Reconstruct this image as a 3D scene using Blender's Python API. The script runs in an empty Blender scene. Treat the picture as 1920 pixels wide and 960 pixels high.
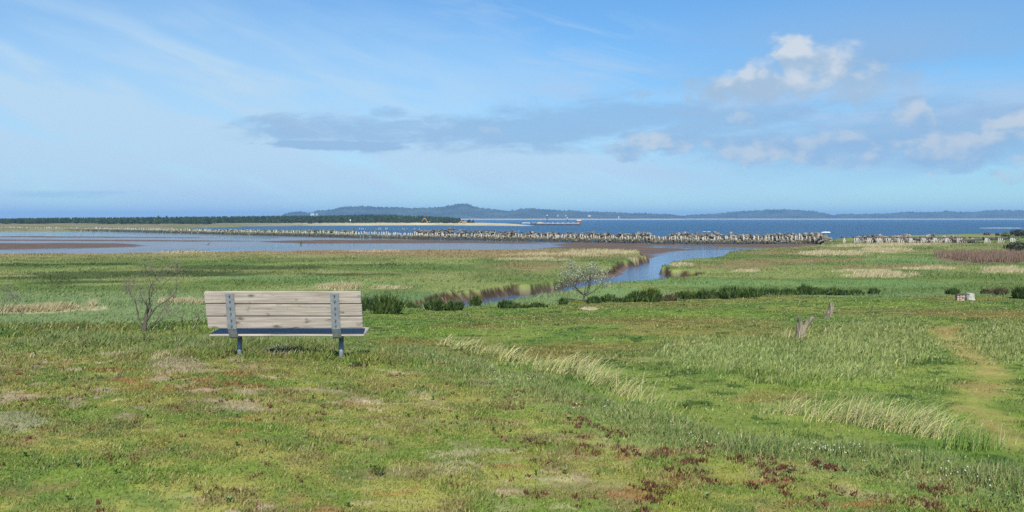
import bpy, bmesh, math, random
import numpy as np
from mathutils import Vector, Matrix, noise as mnoise

random.seed(7); RNG = np.random.default_rng(11)
SC = bpy.context.scene
COL = SC.collection
F, HY, EYE = 1844.0, 409.5, 1.67           # focal length in photo pixels, horizon row, eye height
R = math.radians

# ------------------------------------------------------------------ helpers
def lin(c):
    c = np.asarray(c, float) / 255.0
    return np.where(c <= 0.04045, c / 12.92, ((c + 0.055) / 1.055) ** 2.4)

KA = 0.76
def alb(*c):
    """albedo of a surface that looks like this sRGB colour in full sun"""
    return lin(c) * KA

def sstep(a, b, x):
    t = np.clip((x - a) / (b - a), 0, 1)
    return t * t * (3 - 2 * t)

def _hash(ix, iy, seed):
    h = (ix.astype(np.int64) * 374761393 + iy.astype(np.int64) * 668265263 + seed * 974711) & 0xFFFFFFFF
    h = ((h ^ (h >> 13)) * 1274126177) & 0xFFFFFFFF
    h = h ^ (h >> 16)
    return (h & 0xFFFF) / 65535.0

def vnoise(x, y, seed=0):
    ix = np.floor(x); iy = np.floor(y)
    fx = x - ix; fy = y - iy
    fx = fx * fx * fx * (fx * (fx * 6 - 15) + 10); fy = fy * fy * fy * (fy * (fy * 6 - 15) + 10)
    a = _hash(ix, iy, seed); b = _hash(ix + 1, iy, seed)
    c = _hash(ix, iy + 1, seed); d = _hash(ix + 1, iy + 1, seed)
    return (a * (1 - fx) + b * fx) * (1 - fy) + (c * (1 - fx) + d * fx) * fy

def fbm(x, y, scale, octv=4, seed=0, gain=0.5):
    """0..1, mean about .5; scale in metres"""
    x = np.asarray(x, float) / scale; y = np.asarray(y, float) / scale
    s = 0; amp = 1; tot = 0
    for o in range(octv):
        s = s + amp * vnoise(x * 2 ** o * 1.03 + 17.3 * o, y * 2 ** o * 0.98 - 9.1 * o, seed + o * 31)
        tot += amp; amp *= gain
    return s / tot

def unproj(px, py, z):
    D = F * (EYE - z) / (py - HY)
    return np.array([(px - 960.0) / F * D, D])

def pxpoly(pts, z):
    return np.array([unproj(a, b, z) for a, b in pts])

def sdpoly(X, Y, P):
    """signed distance to polygon, positive inside"""
    shp = X.shape; X = X.ravel(); Y = Y.ravel()
    d2 = np.full(X.shape, 1e18); ins = np.zeros(X.shape, bool)
    n = len(P)
    for i in range(n):
        ax, ay = P[i]; bx, by = P[(i + 1) % n]
        ex, ey = bx - ax, by - ay
        l2 = ex * ex + ey * ey + 1e-12
        t = np.clip(((X - ax) * ex + (Y - ay) * ey) / l2, 0, 1)
        dx = X - (ax + t * ex); dy = Y - (ay + t * ey)
        d2 = np.minimum(d2, dx * dx + dy * dy)
        c = (ay > Y) != (by > Y)
        with np.errstate(divide='ignore', invalid='ignore'):
            xi = ax + (Y - ay) / (by - ay + (1e-12 if by == ay else 0)) * ex
        ins ^= c & (X < xi)
    d = np.sqrt(d2)
    return np.where(ins, d, -d).reshape(shp)

def props(o, label=None, cat=None, group=None, kind=None):
    if label: o['label'] = label
    if cat: o['category'] = cat
    if group: o['group'] = group
    if kind: o['kind'] = kind
    return o

def link(o, parent=None):
    COL.objects.link(o)
    if parent is not None: o.parent = parent
    return o

def thing(name, label, cat, loc=(0, 0, 0), rz=0, group=None):
    o = bpy.data.objects.new(name, None); link(o)
    o.empty_display_size = 0.2
    o.location = loc; o.rotation_euler = (0, 0, rz)
    return props(o, label, cat, group)

def mesh_np(name, V, T, mat, C=None, smooth=False, parent=None, extra=None):
    """mesh object from numpy verts and triangles or quads (one array of rows)"""
    V = np.asarray(V, np.float32); T = np.asarray(T, np.int32)
    k = T.shape[1]
    me = bpy.data.meshes.new(name)
    me.vertices.add(len(V)); me.vertices.foreach_set('co', V.ravel())
    me.loops.add(T.size); me.loops.foreach_set('vertex_index', T.ravel())
    me.polygons.add(len(T))
    me.polygons.foreach_set('loop_start', np.arange(0, T.size, k, dtype=np.int32))
    me.polygons.foreach_set('loop_total', np.full(len(T), k, np.int32))
    me.polygons.foreach_set('use_smooth', np.full(len(T), smooth))
    if C is not None:
        a = me.color_attributes.new('col', 'FLOAT_COLOR', 'POINT')
        cc = np.ones((len(V), 4), np.float32); cc[:, :3] = C
        a.data.foreach_set('color', cc.ravel())
    if extra:
        for kx, v in extra.items():
            a = me.attributes.new(kx, 'FLOAT', 'POINT'); a.data.foreach_set('value', np.asarray(v, np.float32))
    me.update(calc_edges=True)
    me.materials.append(mat)
    o = bpy.data.objects.new(name, me)
    return link(o, parent)

class Acc:
    """collects triangles"""
    def __init__(s): s.V = []; s.T = []; s.C = []; s.n = 0
    def add(s, V, T, c=None):
        V = np.asarray(V, float); T = np.asarray(T, int)
        s.V.append(V); s.T.append(T + s.n); s.n += len(V)
        if c is not None:
            c = np.asarray(c, float)
            s.C.append(np.tile(c, (len(V), 1)) if c.ndim == 1 else c)
    def box(s, cx, cy, cz, sx, sy, sz, c=None, rz=0.0, top=1.0):
        q = []
        for z, k in ((-0.5, 1.0), (0.5, top)):
            for x, y in ((-.5, -.5), (.5, -.5), (.5, .5), (-.5, .5)):
                q.append((x * sx * k, y * sy * k, z * sz))
        q = np.array(q); cs, sn = math.cos(rz), math.sin(rz)
        q = np.c_[q[:, 0] * cs - q[:, 1] * sn + cx, q[:, 0] * sn + q[:, 1] * cs + cy, q[:, 2] + cz]
        f = [(0, 2, 1), (0, 3, 2), (4, 5, 6), (4, 6, 7)]
        for i in range(4):
            j = (i + 1) % 4
            f += [(i, j, j + 4), (i, j + 4, i + 4)]
        s.add(q, f, c)
    def tube(s, pts, rad, n=6, c=None, cap=True):
        pts = [np.asarray(p, float) for p in pts]
        rings = []; up = np.array([0.31, 0.17, 0.93])
        for i, p in enumerate(pts):
            d = pts[min(i + 1, len(pts) - 1)] - pts[max(i - 1, 0)]
            d = d / (np.linalg.norm(d) + 1e-9)
            a = np.cross(d, up); la = np.linalg.norm(a)
            if la < 1e-3: a = np.cross(d, (1, 0, 0)); la = np.linalg.norm(a)
            a /= la; b = np.cross(d, a)
            t = np.arange(n) * 2 * math.pi / n
            rings.append(p + rad[i] * (np.cos(t)[:, None] * a + np.sin(t)[:, None] * b))
        V = np.vstack(rings); T = []
        for i in range(len(pts) - 1):
            for j in range(n):
                k = (j + 1) % n
                T += [(i * n + j, i * n + k, (i + 1) * n + k), (i * n + j, (i + 1) * n + k, (i + 1) * n + j)]
        if cap:
            m = len(V); V = np.vstack([V, pts[0], pts[-1]]); e = (len(pts) - 1) * n
            for j in range(n):
                k = (j + 1) % n
                T += [(m, k, j), (m + 1, e + j, e + k)]
        s.add(V, T, c)
    def build(s, name, mat, parent=None, smooth=False):
        C = np.vstack(s.C) if s.C else None
        return mesh_np(name, np.vstack(s.V), np.vstack(s.T), mat, C, smooth, parent)

def blades(P, h, w, yaw, lx, ly, col, seg=True):
    """grass blades: P (N,3); returns V,T,C"""
    N = len(P)
    S = np.c_[np.cos(yaw) * w / 2, np.sin(yaw) * w / 2, np.zeros(N)]
    hz = h / np.sqrt(1 + lx * lx + ly * ly)
    tip = P + np.c_[lx * h * 1.0, ly * h * 1.0, hz]
    if seg:
        mid = P + np.c_[lx * h * .32, ly * h * .32, hz * .62]
        V = np.stack([P - S, P + S, mid - S * .75, mid + S * .75, tip], 1).reshape(-1, 3)
        b = (np.arange(N) * 5)[:, None]
        T = np.stack([b + [0, 1, 3], b + [0, 3, 2], b + [2, 3, 4]], 1).reshape(-1, 3)
        C = np.repeat(col, 5, 0)
    else:
        V = np.stack([P - S, P + S, tip], 1).reshape(-1, 3)
        T = (np.arange(N) * 3)[:, None] + [0, 1, 2]
        C = np.repeat(col, 3, 0)
    return V, T, C

# ------------------------------------------------------------------ materials
def newmat(name):
    m = bpy.data.materials.new(name); m.use_nodes = True
    nt = m.node_tree; nt.nodes.clear()
    return m, nt, nt.nodes.new('ShaderNodeOutputMaterial')

def nd(nt, typ, **kw):
    n = nt.nodes.new(typ)
    for k, v in kw.items():
        if isinstance(k, str) and k.startswith('i_'): n.inputs[int(k[2:])].default_value = v
        else: setattr(n, k, v)
    return n

def mat_plain(name, col, rough=0.8, metal=0.0, nscale=8.0, var=0.35, bump=0.0, stretch=(1, 1, 1), spec=0.3):
    """base colour broken up by noise of the material's own"""
    m, nt, out = newmat(name)
    bs = nd(nt, 'ShaderNodeBsdfPrincipled'); L = nt.links.new
    bs.inputs['Roughness'].default_value = rough; bs.inputs['Metallic'].default_value = metal
    bs.inputs['Specular IOR Level'].default_value = spec
    tc = nd(nt, 'ShaderNodeTexCoord'); mp = nd(nt, 'ShaderNodeMapping'); mp.inputs['Scale'].default_value = stretch
    L(tc.outputs['Object'], mp.inputs[0])
    no = nd(nt, 'ShaderNodeTexNoise'); no.inputs['Scale'].default_value = nscale; no.inputs['Detail'].default_value = 6
    L(mp.outputs[0], no.inputs['Vector'])
    rp = nd(nt, 'ShaderNodeValToRGB')
    c = np.asarray(col, float)
    rp.color_ramp.elements[0].position = .3; rp.color_ramp.elements[1].position = .72
    rp.color_ramp.elements[0].color = (*np.clip(c * (1 - var), 0, 1), 1)
    rp.color_ramp.elements[1].color = (*np.clip(c * (1 + var), 0, 1), 1)
    L(no.outputs[0], rp.inputs[0]); L(rp.outputs[0], bs.inputs['Base Color'])
    if bump:
        b = nd(nt, 'ShaderNodeBump'); b.inputs['Strength'].default_value = bump; b.inputs['Distance'].default_value = .02
        L(no.outputs[0], b.inputs['Height']); L(b.outputs[0], bs.inputs['Normal'])
    L(bs.outputs[0], out.inputs[0])
    return m

def mat_leaf(name, rough=0.7, trans=0.35, spec=0.25):
    """colour from the attribute the mesh carries, light passing through"""
    m, nt, out = newmat(name); L = nt.links.new
    at = nd(nt, 'ShaderNodeAttribute', attribute_name='col')
    bs = nd(nt, 'ShaderNodeBsdfPrincipled'); bs.inputs['Roughness'].default_value = rough
    bs.inputs['Specular IOR Level'].default_value = spec
    tr = nd(nt, 'ShaderNodeBsdfTranslucent'); mx = nd(nt, 'ShaderNodeMixShader'); mx.inputs[0].default_value = trans
    L(at.outputs['Color'], bs.inputs['Base Color']); L(at.outputs['Color'], tr.inputs[0])
    L(bs.outputs[0], mx.inputs[1]); L(tr.outputs[0], mx.inputs[2]); L(mx.outputs[0], out.inputs[0])
    return m

def mat_vcol(name, rough=0.85, spec=0.2):
    m, nt, out = newmat(name); L = nt.links.new
    at = nd(nt, 'ShaderNodeAttribute', attribute_name='col')
    bs = nd(nt, 'ShaderNodeBsdfPrincipled'); bs.inputs['Roughness'].default_value = rough
    bs.inputs['Specular IOR Level'].default_value = spec
    no = nd(nt, 'ShaderNodeTexNoise'); no.inputs['Scale'].default_value = 3; no.inputs['Detail'].default_value = 5
    ge = nd(nt, 'ShaderNodeNewGeometry'); L(ge.outputs['Position'], no.inputs['Vector'])
    mr = nd(nt, 'ShaderNodeMapRange'); mr.inputs[1].default_value = .3; mr.inputs[2].default_value = .7
    mr.inputs[3].default_value = .7; mr.inputs[4].default_value = 1.3
    L(no.outputs[0], mr.inputs[0])
    mu = nd(nt, 'ShaderNodeVectorMath', operation='MULTIPLY')
    L(at.outputs['Color'], mu.inputs[0]); L(mr.outputs[0], mu.inputs[1]); L(mu.outputs[0], bs.inputs['Base Color'])
    L(bs.outputs[0], out.inputs[0])
    return m

def mat_ground():
    m, nt, out = newmat('ground_soil'); L = nt.links.new
    at = nd(nt, 'ShaderNodeAttribute', attribute_name='col'); wt = nd(nt, 'ShaderNodeAttribute', attribute_name='wet')
    ge = nd(nt, 'ShaderNodeNewGeometry')
    n1 = nd(nt, 'ShaderNodeTexNoise'); n1.inputs['Scale'].default_value = 14; n1.inputs['Detail'].default_value = 8
    n2 = nd(nt, 'ShaderNodeTexNoise'); n2.inputs['Scale'].default_value = 1.1; n2.inputs['Detail'].default_value = 8
    for n in (n1, n2): L(ge.outputs['Position'], n.inputs['Vector'])
    a = nd(nt, 'ShaderNodeMath', operation='ADD'); L(n1.outputs[0], a.inputs[0]); L(n2.outputs[0], a.inputs[1])
    mr = nd(nt, 'ShaderNodeMapRange'); mr.inputs[1].default_value = .65; mr.inputs[2].default_value = 1.35
    mr.inputs[3].default_value = .72; mr.inputs[4].default_value = 1.28; L(a.outputs[0], mr.inputs[0])
    mu = nd(nt, 'ShaderNodeVectorMath', operation='MULTIPLY'); L(at.outputs['Color'], mu.inputs[0]); L(mr.outputs[0], mu.inputs[1])
    bs = nd(nt, 'ShaderNodeBsdfPrincipled'); L(mu.outputs[0], bs.inputs['Base Color'])
    r = nd(nt, 'ShaderNodeMapRange'); r.inputs[3].default_value = .95; r.inputs[4].default_value = .22
    L(wt.outputs['Fac'], r.inputs[0]); L(r.outputs[0], bs.inputs['Roughness'])
    s = nd(nt, 'ShaderNodeMapRange'); s.inputs[3].default_value = .05; s.inputs[4].default_value = .5
    L(wt.outputs['Fac'], s.inputs[0]); L(s.outputs[0], bs.inputs['Specular IOR Level'])
    b = nd(nt, 'ShaderNodeBump'); b.inputs['Strength'].default_value = .5; b.inputs['Distance'].default_value = .03
    L(n1.outputs[0], b.inputs['Height']); L(b.outputs[0], bs.inputs['Normal'])
    L(bs.outputs[0], out.inputs[0])
    return m

def mat_water(name, col, rough, wave_scale, wave_h, stretch=(1, 2.5, 1), spec=.5):
    m, nt, out = newmat(name); L = nt.links.new
    bs = nd(nt, 'ShaderNodeBsdfPrincipled'); bs.inputs['Base Color'].default_value = (*col, 1)
    bs.inputs['Roughness'].default_value = rough; bs.inputs['IOR'].default_value = 1.33; bs.inputs['Specular IOR Level'].default_value = spec
    ge = nd(nt, 'ShaderNodeNewGeometry'); mp = nd(nt, 'ShaderNodeMapping'); mp.inputs['Scale'].default_value = stretch
    L(ge.outputs['Position'], mp.inputs[0])
    n = nd(nt, 'ShaderNodeTexNoise'); n.inputs['Scale'].default_value = wave_scale; n.inputs['Detail'].default_value = 4
    L(mp.outputs[0], n.inputs['Vector'])
    # wind lanes: rough and smoother stretches of water
    mp2 = nd(nt, 'ShaderNodeMapping'); mp2.inputs['Scale'].default_value = (.004, .02, 1); L(ge.outputs['Position'], mp2.inputs[0])
    n2 = nd(nt, 'ShaderNodeTexNoise'); n2.inputs['Scale'].default_value = 1.0; n2.inputs['Detail'].default_value = 5
    L(mp2.outputs[0], n2.inputs['Vector'])
    mr = nd(nt, 'ShaderNodeMapRange'); mr.inputs[1].default_value = .35; mr.inputs[2].default_value = .65
    mr.inputs[3].default_value = wave_h * .55; mr.inputs[4].default_value = wave_h * 1.2; L(n2.outputs[0], mr.inputs[0])
    b = nd(nt, 'ShaderNodeBump'); b.inputs['Strength'].default_value = 1.0
    L(mr.outputs[0], b.inputs['Distance']); L(n.outputs[0], b.inputs['Height']); L(b.outputs[0], bs.inputs['Normal'])
    L(bs.outputs[0], out.inputs[0])
    return m

M_GROUND = mat_ground()
M_GRASS = mat_leaf('grass_blade', .65, .3, .3)
M_REED = mat_leaf('dry_reed', .8, .25, .1)
M_LEAF = mat_leaf('leaf', .6, .3, .3)
M_NEEDLE = mat_leaf('conifer_needles', .85, .1, .1)
M_BARK = mat_plain('grey_bark', alb(100, 95, 82), .9, 0, 25, .45, .5)
M_DRIFT = mat_plain('bleached_driftwood', alb(140, 129, 110), .9, 0, 9, .6, 1.0, (1, 1, .2))
M_VCOL = mat_vcol('stone_and_paint')

# ------------------------------------------------------------------ lie of the land
ZM, ZW = -5.5, -6.8           # marsh level, tide level
KNOLL = np.array([(-60, 14.6), (-12, 14.3), (-6, 13.9), (-1, 13.0), (.24, 11.0), (1.2, 9.0), (2.1, 8.0), (3.05, 7.4),
                  (3.75, 6.5), (5.2, 4.6), (7.5, 0), (9, -40), (-60, -40)], float)
MARSH_LEFT = np.vstack([pxpoly([(-900, 478), (0, 475.2), (200, 474.6), (400, 471.5), (700, 469.5), (900, 467.5), (1040, 465.5),
    (1115, 465.5), (1170, 467.2), (1200, 471.5), (1209, 480), (1204, 484.5), (1180, 488), (1153, 492.5), (1144, 500), (1112, 506),
    (1078, 511), (1060, 517), (1048, 523.5), (1028, 527), (1000, 531), (960, 530.5), (930, 535), (902, 540), (870, 541.5), (840, 543),
    (812, 547), (801, 555), (770, 559.5), (720, 565), (690, 572), (640, 580)], ZM), [(-14, 50), (-60, 50), (-170, 60), (-300, 130)]])
MARSH_RIGHT = np.vstack([[(-13, 50)], pxpoly([(652, 584), (700, 578), (760, 573), (800, 571), (850, 572), (880, 569), (905, 566.5),
    (935, 562), (960, 557.5), (1010, 549), (1060, 542), (1100, 535), (1130, 530), (1170, 527), (1215, 524), (1245, 520.5), (1300, 513.8),
    (1345, 510), (1300, 506), (1252, 505.5), (1241, 503.5), (1243, 498), (1262, 491), (1300, 485.5), (1345, 482), (1356, 479.5),
    (1358, 475.5), (1375, 470), (1402, 467), (1440, 464.5), (1500, 462), (1535, 459), (1548, 453), (1562, 448), (1600, 444),
    (1700, 441), (1800, 438.5), (1920, 436.5), (2500, 436)], ZM), [(320, 200), (260, 50)]])
CREEK = pxpoly([(1382, 465.5), (1330, 463.2), (1270, 461.2), (1225, 460.8), (1230, 462.8), (1295, 464.8), (1335, 468), (1288, 473.2),
    (1243, 480), (1222, 485.5), (1194, 493.5), (1173, 503), (1166, 512), (1146, 519), (1104, 525), (1056, 531), (1010, 538.5),
    (966, 545.5), (930, 551), (897, 556.5), (850, 566), (870, 574), (910, 572), (970, 562), (1060, 548), (1130, 536), (1260, 526), (1345, 510), (1290, 498), (1300, 488),
    (1345, 484), (1382, 472)], ZW)
BAY_MUD = pxpoly([(-700, 446), (0, 443), (300, 441), (480, 443), (640, 446), (800, 450), (1000, 453.5), (1300, 458), (1420, 457.5), (1560, 452),
    (1620, 470), (1400, 520), (1250, 560), (600, 600), (200, 540), (-700, 500)], ZW)
MUD_DRY = pxpoly([(-700, 457), (100, 456.2), (228, 456.6), (255, 458.6), (292, 460.5), (240, 463.2), (150, 465.6), (0, 468), (-700, 470)], ZW)
MUD_FLAT = pxpoly([(1035, 458.5), (1060, 462), (1030, 466.5), (1110, 480), (1230, 495), (1225, 478), (1290, 470.5), (1320, 468), (1290, 466.3), (1225, 464.5),
    (1215, 459.8), (1330, 461.8), (1384, 464.3), (1480, 466), (1560, 456), (1540, 452), (1320, 456.5), (1200, 455.5), (1100, 454.5), (1060, 455.5)], ZW)
MUD_STRIP = pxpoly([(470, 452.8), (600, 450.5), (720, 450.0), (850, 452.2), (1000, 454.6), (1030, 457.2), (900, 456), (700, 456.2), (560, 457)], ZW)
MUD_BAND = pxpoly([(-700, 449.3), (150, 449.7), (330, 450.8), (480, 452.2), (330, 452.8), (0, 451.5), (-700, 451.0)], ZW)
MUD_BAND_FAR = pxpoly([(-700, 442.6), (60, 443.0), (280, 444.8), (420, 446.3), (250, 446.0), (0, 444.6), (-700, 444.0)], ZW)
SPIT = pxpoly([(-2500, 430), (0, 430.4), (200, 430), (330, 427.3), (420, 424.2), (480, 422.3), (640, 421.3), (800, 420.8), (900, 421.2), (985, 422),
    (1012, 421.2), (960, 418.6), (880, 417.4), (-2500, 417.2)], -5.6)
YBX = [-400, -60, -36, -10.3, -4.8, 1.5, 7.8, 14.5, 21.4, 28, 41, 80, 300]
YBY = [60, 62, 66, 70, 67.8, 69.9, 75.8, 78.4, 80.6, 80.6, 79.5, 80, 90]

def land(X, Y, full=False):
    """height of the land and, when full, the zones"""
    X = np.asarray(X, float); Y = np.asarray(Y, float)
    r = np.hypot(X, Y)
    z = np.full(X.shape, -8.6); mud = np.zeros(X.shape); marsh = np.zeros(X.shape); spit = np.zeros(X.shape); dry = np.zeros(X.shape)
    far = (r > 45) & (r < 900)
    if far.any():
        x, y = X[far], Y[far]
        ms = sstep(-6, 6, sdpoly(x, y, BAY_MUD))
        cw = sstep(-1.0, 1.2, sdpoly(x, y, CREEK) + 1.6 * (fbm(x, y, 6, 3, 5) - .5))
        md = np.maximum.reduce([sstep(-3, 4, sdpoly(x, y, q) + 9 * (fbm(x, y * .4, 12, 3, 8) - .5)) for q in (MUD_DRY, MUD_FLAT, MUD_STRIP, MUD_BAND, MUD_BAND_FAR)])
        flat = ZW + .005 + .18 * (fbm(x, y * .35, 28, 4, 3) - .47)
        flat = np.where(y < 200, ZW + .1 + .1 * fbm(x, y, 5, 3, 4), flat)
        flat = np.maximum(flat, ZW - .2 + md * (.3 + .12 * fbm(x, y, 7, 3, 4)))
        zz = -8.6 + ms * (flat + 8.6)
        zz = zz - cw * (.55)
        wr = 2.2 * (fbm(x, y, 4.5, 4, 21) - .5) * np.clip(y / 110, .5, 1.3)
        sm = np.maximum(sdpoly(x, y, MARSH_LEFT), sdpoly(x, y, MARSH_RIGHT)) + wr
        t = sstep(-.35, .45, sm)
        shelf = sstep(-3.2, -.2, sm) * .35
        top = ZM + .22 * (fbm(x, y, 5, 4, 30) - .5) + .25 * (fbm(x, y, 40, 2, 33) - .5) - .18 * np.exp(-np.clip(sm, 0, 9) / .8)
        zz = np.where(sm > -4, np.maximum(zz, zz * (1 - t) + (top) * t + (1 - t) * shelf), zz)
        z[far] = zz; mud[far] = ms * (1 - t); marsh[far] = t; dry[far] = md
    fr = (r > 500) & (r < 4000)
    if fr.any():
        x, y = X[fr], Y[fr]
        s = sdpoly(x, y, SPIT) + 25 * (fbm(x, y, 60, 3, 50) - .5)
        t = sstep(-18, 30, s)
        z[fr] = np.maximum(z[fr], -8.6 + t * (3.4 + 1.6 * sstep(30, 160, s) * fbm(x, y, 50, 3, 51))); spit[fr] = t
    nr = (Y < 110) & (r < 420)
    near = np.zeros(X.shape); kn = np.zeros(X.shape)
    if nr.any():
        x, y = X[nr], Y[nr]
        yb = np.interp(x, YBX, YBY)
        bd = yb - y + 2.5 * (fbm(x, y, 9, 3, 40) - .5)
        fz = -1.45 - 3.1 * np.clip((y - 12) / (yb - 12), 0, 1.05)
        fz = fz + sstep(8, 30, y) * .34 * (fbm(x, y, 5.5, 4, 41) - .5) + .5 * (fbm(x, y, 17, 2, 42) - .5)
        left = sstep(-6, -16, x)
        t = sstep(-4, 3, bd) * (1 - left) + left * sstep(1, 24, bd)
        base = z[nr]; base = np.where(marsh[nr] > .02, base, np.where(y < 55, ZM, base))
        zz = base * (1 - t) + fz * t
        ditch = left * np.exp(-((bd - 2.2 - 1.6 * (fbm(x, y, 11, 2, 44) - .5)) / 1.5) ** 2)
        zz = zz - ditch * .75
        sk = sdpoly(x, y, KNOLL) + .5 * (fbm(x, y, 1.6, 3, 45) - .5)
        wd = 4.5 + 13 * sstep(-1, -7, x)
        k = sstep(-1, .25, sk / wd)
        kz = -.06 * np.clip((x + 2.7) / 1.2, 0, 1.9) + .07 * (fbm(x, y, 1.8, 4, 46) - .5) * sstep(1.0, 3.0, y)
        kz = kz + .10 * sstep(1.2, .1, np.abs(sk)) * fbm(x, y, .9, 2, 47)
        zz = zz * (1 - k) + kz * k
        z[nr] = zz; near[nr] = np.maximum(t, k); kn[nr] = k
        marsh[nr] *= (1 - t); mud[nr] *= (1 - t)
        if full:
            dt = np.zeros(X.shape); dt[nr] = ditch; skf = np.full(X.shape, -50.); skf[nr] = sk
            bdf = np.full(X.shape, -50.); bdf[nr] = bd
    if not full: return z
    if not nr.any(): dt = np.zeros(X.shape); skf = np.full(X.shape, -50.); bdf = skf
    return z, dict(mud=mud, marsh=marsh, spit=spit, near=near, knoll=kn, ditch=dt, sk=skf, bd=bdf, dry=dry)

def hit(px, py, dmin=3.0, dmax=900.0):
    """first point of the land seen at a photo pixel"""
    D = np.geomspace(dmin, dmax, 6000); X = (px - 960) / F * D
    z = land(X, D); zr = EYE - (py - HY) / F * D
    i = np.argmax(z >= zr)
    return np.array([X[i], D[i], z[i]])

def at(px, D):
    x = (px - 960) / F * D
    return np.array([x, D, float(land(np.array([x]), np.array([D]))[0])])

def lerp(a, b, t):
    t = np.asarray(t)[..., None]
    return a * (1 - t) + b * t

def ell(px, py, cx, cy, rx, ry, w=0):
    d = np.sqrt(((px - cx) / rx) ** 2 + ((py - cy) / ry) ** 2) + w
    return sstep(1.15, .75, d)

PATH_L = [(1802, 606), (1752, 613), (1738, 622), (1752, 636), (1776, 655), (1800, 672), (1822, 690), (1832, 702), (1806, 714), (1782, 730), (1780, 748), (1800, 775), (1845, 820), (1900, 845)]
PATH_R = [(1960, 838), (1905, 800), (1870, 772), (1862, 752), (1880, 735), (1900, 718), (1895, 700), (1872, 684), (1846, 668), (1826, 652), (1806, 636), (1796, 622), (1808, 612)]
def _pathpoly():
    return np.array([hit(a, b, 8)[:2] for a, b in PATH_L + PATH_R])
PATH = _pathpoly()

DRY_STRIPS = [  # px centre, row, half width, half height, reed height: bands of bleached reed on the marsh
    (50, 584, 90, 3.5, .4), (120, 580, 50, 3, .45), (170, 576, 30, 3.5, .5), (345, 566, 55, 3, .45), (625, 541, 55, 2.6, .6), (735, 540, 40, 1.2, .3), (1130, 474, 80, 3.2, .6), (1060, 477, 90, 2.2, .4),
    (1005, 486, 70, 1.8, .3), (1570, 475, 75, 3.6, .5), (1620, 461, 90, 2.0, .5), (1660, 469, 50, 4, .5), (1700, 459, 90, 1.6, .45), (1650, 516, 75, 4, .45), (1610, 508, 60, 2, .3), (1890, 507, 55, 4, .55), (1275, 497, 24, 2.2, .4),
    (1740, 503, 50, 2, .3), (1400, 508, 25, 2, .3), (700, 471, 60, 1.0, .4), (330, 473, 70, 1.1, .5), (1190, 486, 12, 2, .3)]

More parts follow.
